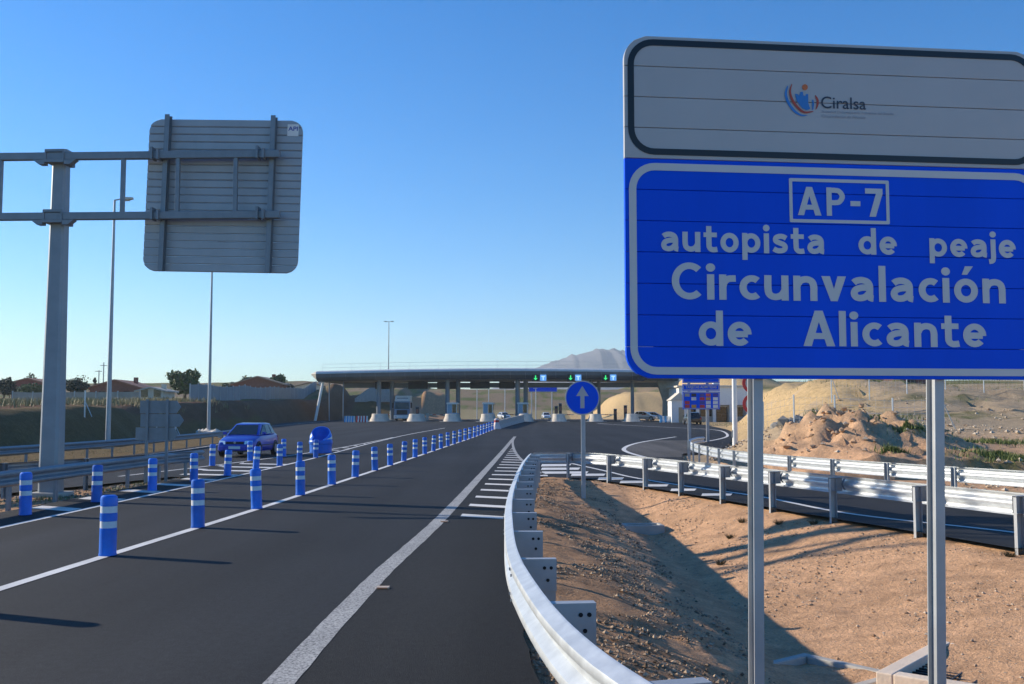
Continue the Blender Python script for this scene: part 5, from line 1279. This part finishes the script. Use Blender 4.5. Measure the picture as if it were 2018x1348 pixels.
tree('dark green tree at the right end of the gabled brick house', 548, 774, 735, 42, 195, 11, LEAF, 2200)
tree('small dark shrub right of the gabled brick house', 570, 776, 752, 22, 195, 12, LEAF2, 1000)
def grass_patch(name, label, n, pick, m, h0, h1, cat='grass'):
    v, f = [], []
    for _ in range(n):
        x, y, k = pick()
        if x is None: continue
        z = H(x, y)-.01; hgt = random.uniform(h0, h1)*k; a = random.uniform(0,6.28); l = random.uniform(.1,.6)*hgt; w_ = hgt*.07+.004; b0 = len(v); b1 = a+1.57
        v += [(x-math.cos(b1)*w_,y-math.sin(b1)*w_,z),(x+math.cos(b1)*w_,y+math.sin(b1)*w_,z),(x+math.cos(a)*l,y+math.sin(a)*l,z+hgt)]; f.append((b0,b0+1,b0+2))
    mm = bpy.data.meshes.new(name); mm.from_pydata(v, [], f); mm.materials.append(m); o = stuff(mk(name, mm)); tag(o, label, cat); return o
def pg1():
    c = random.choice(((14.6,30.2,1.5),(13.4,29.0,.7),(14.8,31,1.4),(13.0,33.5,1.2),(16.5,35,1.8),(11.4,30.5,.5),(17,47,2.5),(14.5,50,2.5)))
    a = random.uniform(0,6.28); d = random.gauss(0,.5)*c[2]; return c[0]+d*math.cos(a), c[1]+d*.6*math.sin(a), 1
random.seed(21); grass_patch('grass', 'fresh green grass clumps on the earth bank at the right edge', 9000, pg1, GRASS, .06, .2)
def pg2():
    y = random.uniform(55, 110); x = random.uniform(-60, -28.3)
    if nz2(x, y, .2, 8)+.3*nz2(x, y, .9, 3) < -.02: return None, None, 1
    return x, y, 1
random.seed(22); grass_patch('grass', 'dry yellow-green grass on the field above the dark cut bank', 22000, pg2, DRY, .2, .6)
def pg3():
    y = random.uniform(60, 130); x = random.uniform(22, 70)
    if nz2(x, y, .12, 18)+.3*nz2(x, y, .6, 3) < .05: return None, None, 1
    return x, y, 1
random.seed(23); grass_patch('grass', 'low green growth on the far field beneath the big sign', 12000, pg3, GRASS, .1, .3)
def pg4():
    c = random.choice(((-9.7,25,.5),(-10.2,22.2,.6),(-9.6,27,.4),(-11.3,20,.7),(-20,40,2),(-19.5,50,2),(-21,34,2)))
    return c[0]+random.gauss(0,.5)*c[2], c[1]+random.gauss(0,1)*c[2], 1
random.seed(24); grass_patch('grass', 'small weeds along the left guard rails', 2200, pg4, GRASS, .03, .11)
tuft_px = [(1463,1030,22),(1535,1033,19.7),(1603,1033,19),(1992,1098,14.5),(1420,1113,17),(1440,1062,20)]
for k, (px, py, Y) in enumerate(tuft_px):
    d = ray(px, py); yy = 10.0
    for s in range(400):
        yy = 8+s*.05; q = at(px, py, yy)
        if q.z <= H(q.x, q.y): break
    random.seed(60+k); v, f = [], []; z0 = H(q.x, q.y)
    for _ in range(90):
        a = random.uniform(0,6.28); r_ = random.random()*.05; l = random.uniform(.03,.11); hgt = random.uniform(.03,.11); b0 = len(v); x, y = r_*math.cos(a), r_*math.sin(a)
        v += [(x-.005,y,-.01),(x+.005,y,-.01),(x+l*math.cos(a),y+l*math.sin(a),hgt)]; f.append((b0,b0+1,b0+2))
    mm = bpy.data.meshes.new('weed'); mm.from_pydata(v, [], f); mm.materials.append(leaf_mat('weed_leaves', (.05,.05,.02), (.16,.13,.06))); o = mk('weed', mm); o.location = (q.x, q.y, z0)
    tag(o, ['small dark weed left of the left sign post on the sunny slope','small weed just right of the left sign post on the sunny slope','straggly weed midway between the sign posts near the rail','weed on the slope at the right edge of the picture','lone weed on the slope left of the left sign post, lower one','tiny weed near the shaded ditch edge'][k], 'weed', 'weeds on the ditch slope')

# ------------------------------------------------------------------ far mountain and air
v, f = [], []
prof = Interp([(-500,0),(-200,40),(-60,95),(67,155),(165,191),(230,207),(295,221),(377,212),(470,185),(600,150),(800,80),(1100,0)])
n1, n2 = 200, 44
for j in range(n2+1):
    for i in range(n1+1):
        X_ = -300+1400*i/n1; d = j/n2; hh = max(0, prof(X_*1.0))
        q = Vector((X_*.007, d*3.2, 1)); fb = noise.fractal(q, .9, 2.1, 6); rg = 1-abs(noise.noise(Vector((X_*.011+fb*.35, d*2.2, 3))))*1.5
        crest = hh*(1+.035*noise.noise(Vector((X_*.05, 0, 7)))+.02*noise.noise(Vector((X_*.13, 0, 9))))
        z = crest*sm(0, .75, d)**.85*(.91+.09*rg+.06*fb*(1-sm(.55, .8, d))) if d < .8 else crest
        z = min(z, crest)
        v.append((X_, 2700+d*700, z-4))
for j in range(n2):
    for i in range(n1): a = j*(n1+1)+i; f.append((a, a+1, a+n1+2, a+n1+1))
mm = bpy.data.meshes.new('mountain'); mm.from_pydata(v, [], f); mm.shade_smooth()
mm.materials.append(mat('hazed_mountain_rock', (.125,.125,.14), .95, 0, .12, .02)); structure(mk('mountain', mm))  # rock colour with some of the blue haze put into it
hz = MB().b(-3200, 3200, -60, 3650, -6, 260).build('haze', None); stuff(hz)
m = bpy.data.materials.new('haze_air'); m.use_nodes = True; n = m.node_tree; n.nodes.remove(n.nodes['Principled BSDF'])
pv = n.nodes.new('ShaderNodeVolumePrincipled'); pv.inputs['Color'].default_value = (.80,.90,1.0,1); pv.inputs['Density'].default_value = 2.0e-4; pv.inputs['Anisotropy'].default_value = .2
n.links.new(pv.outputs[0], n.nodes['Material Output'].inputs['Volume']); hz.data.materials.append(m)
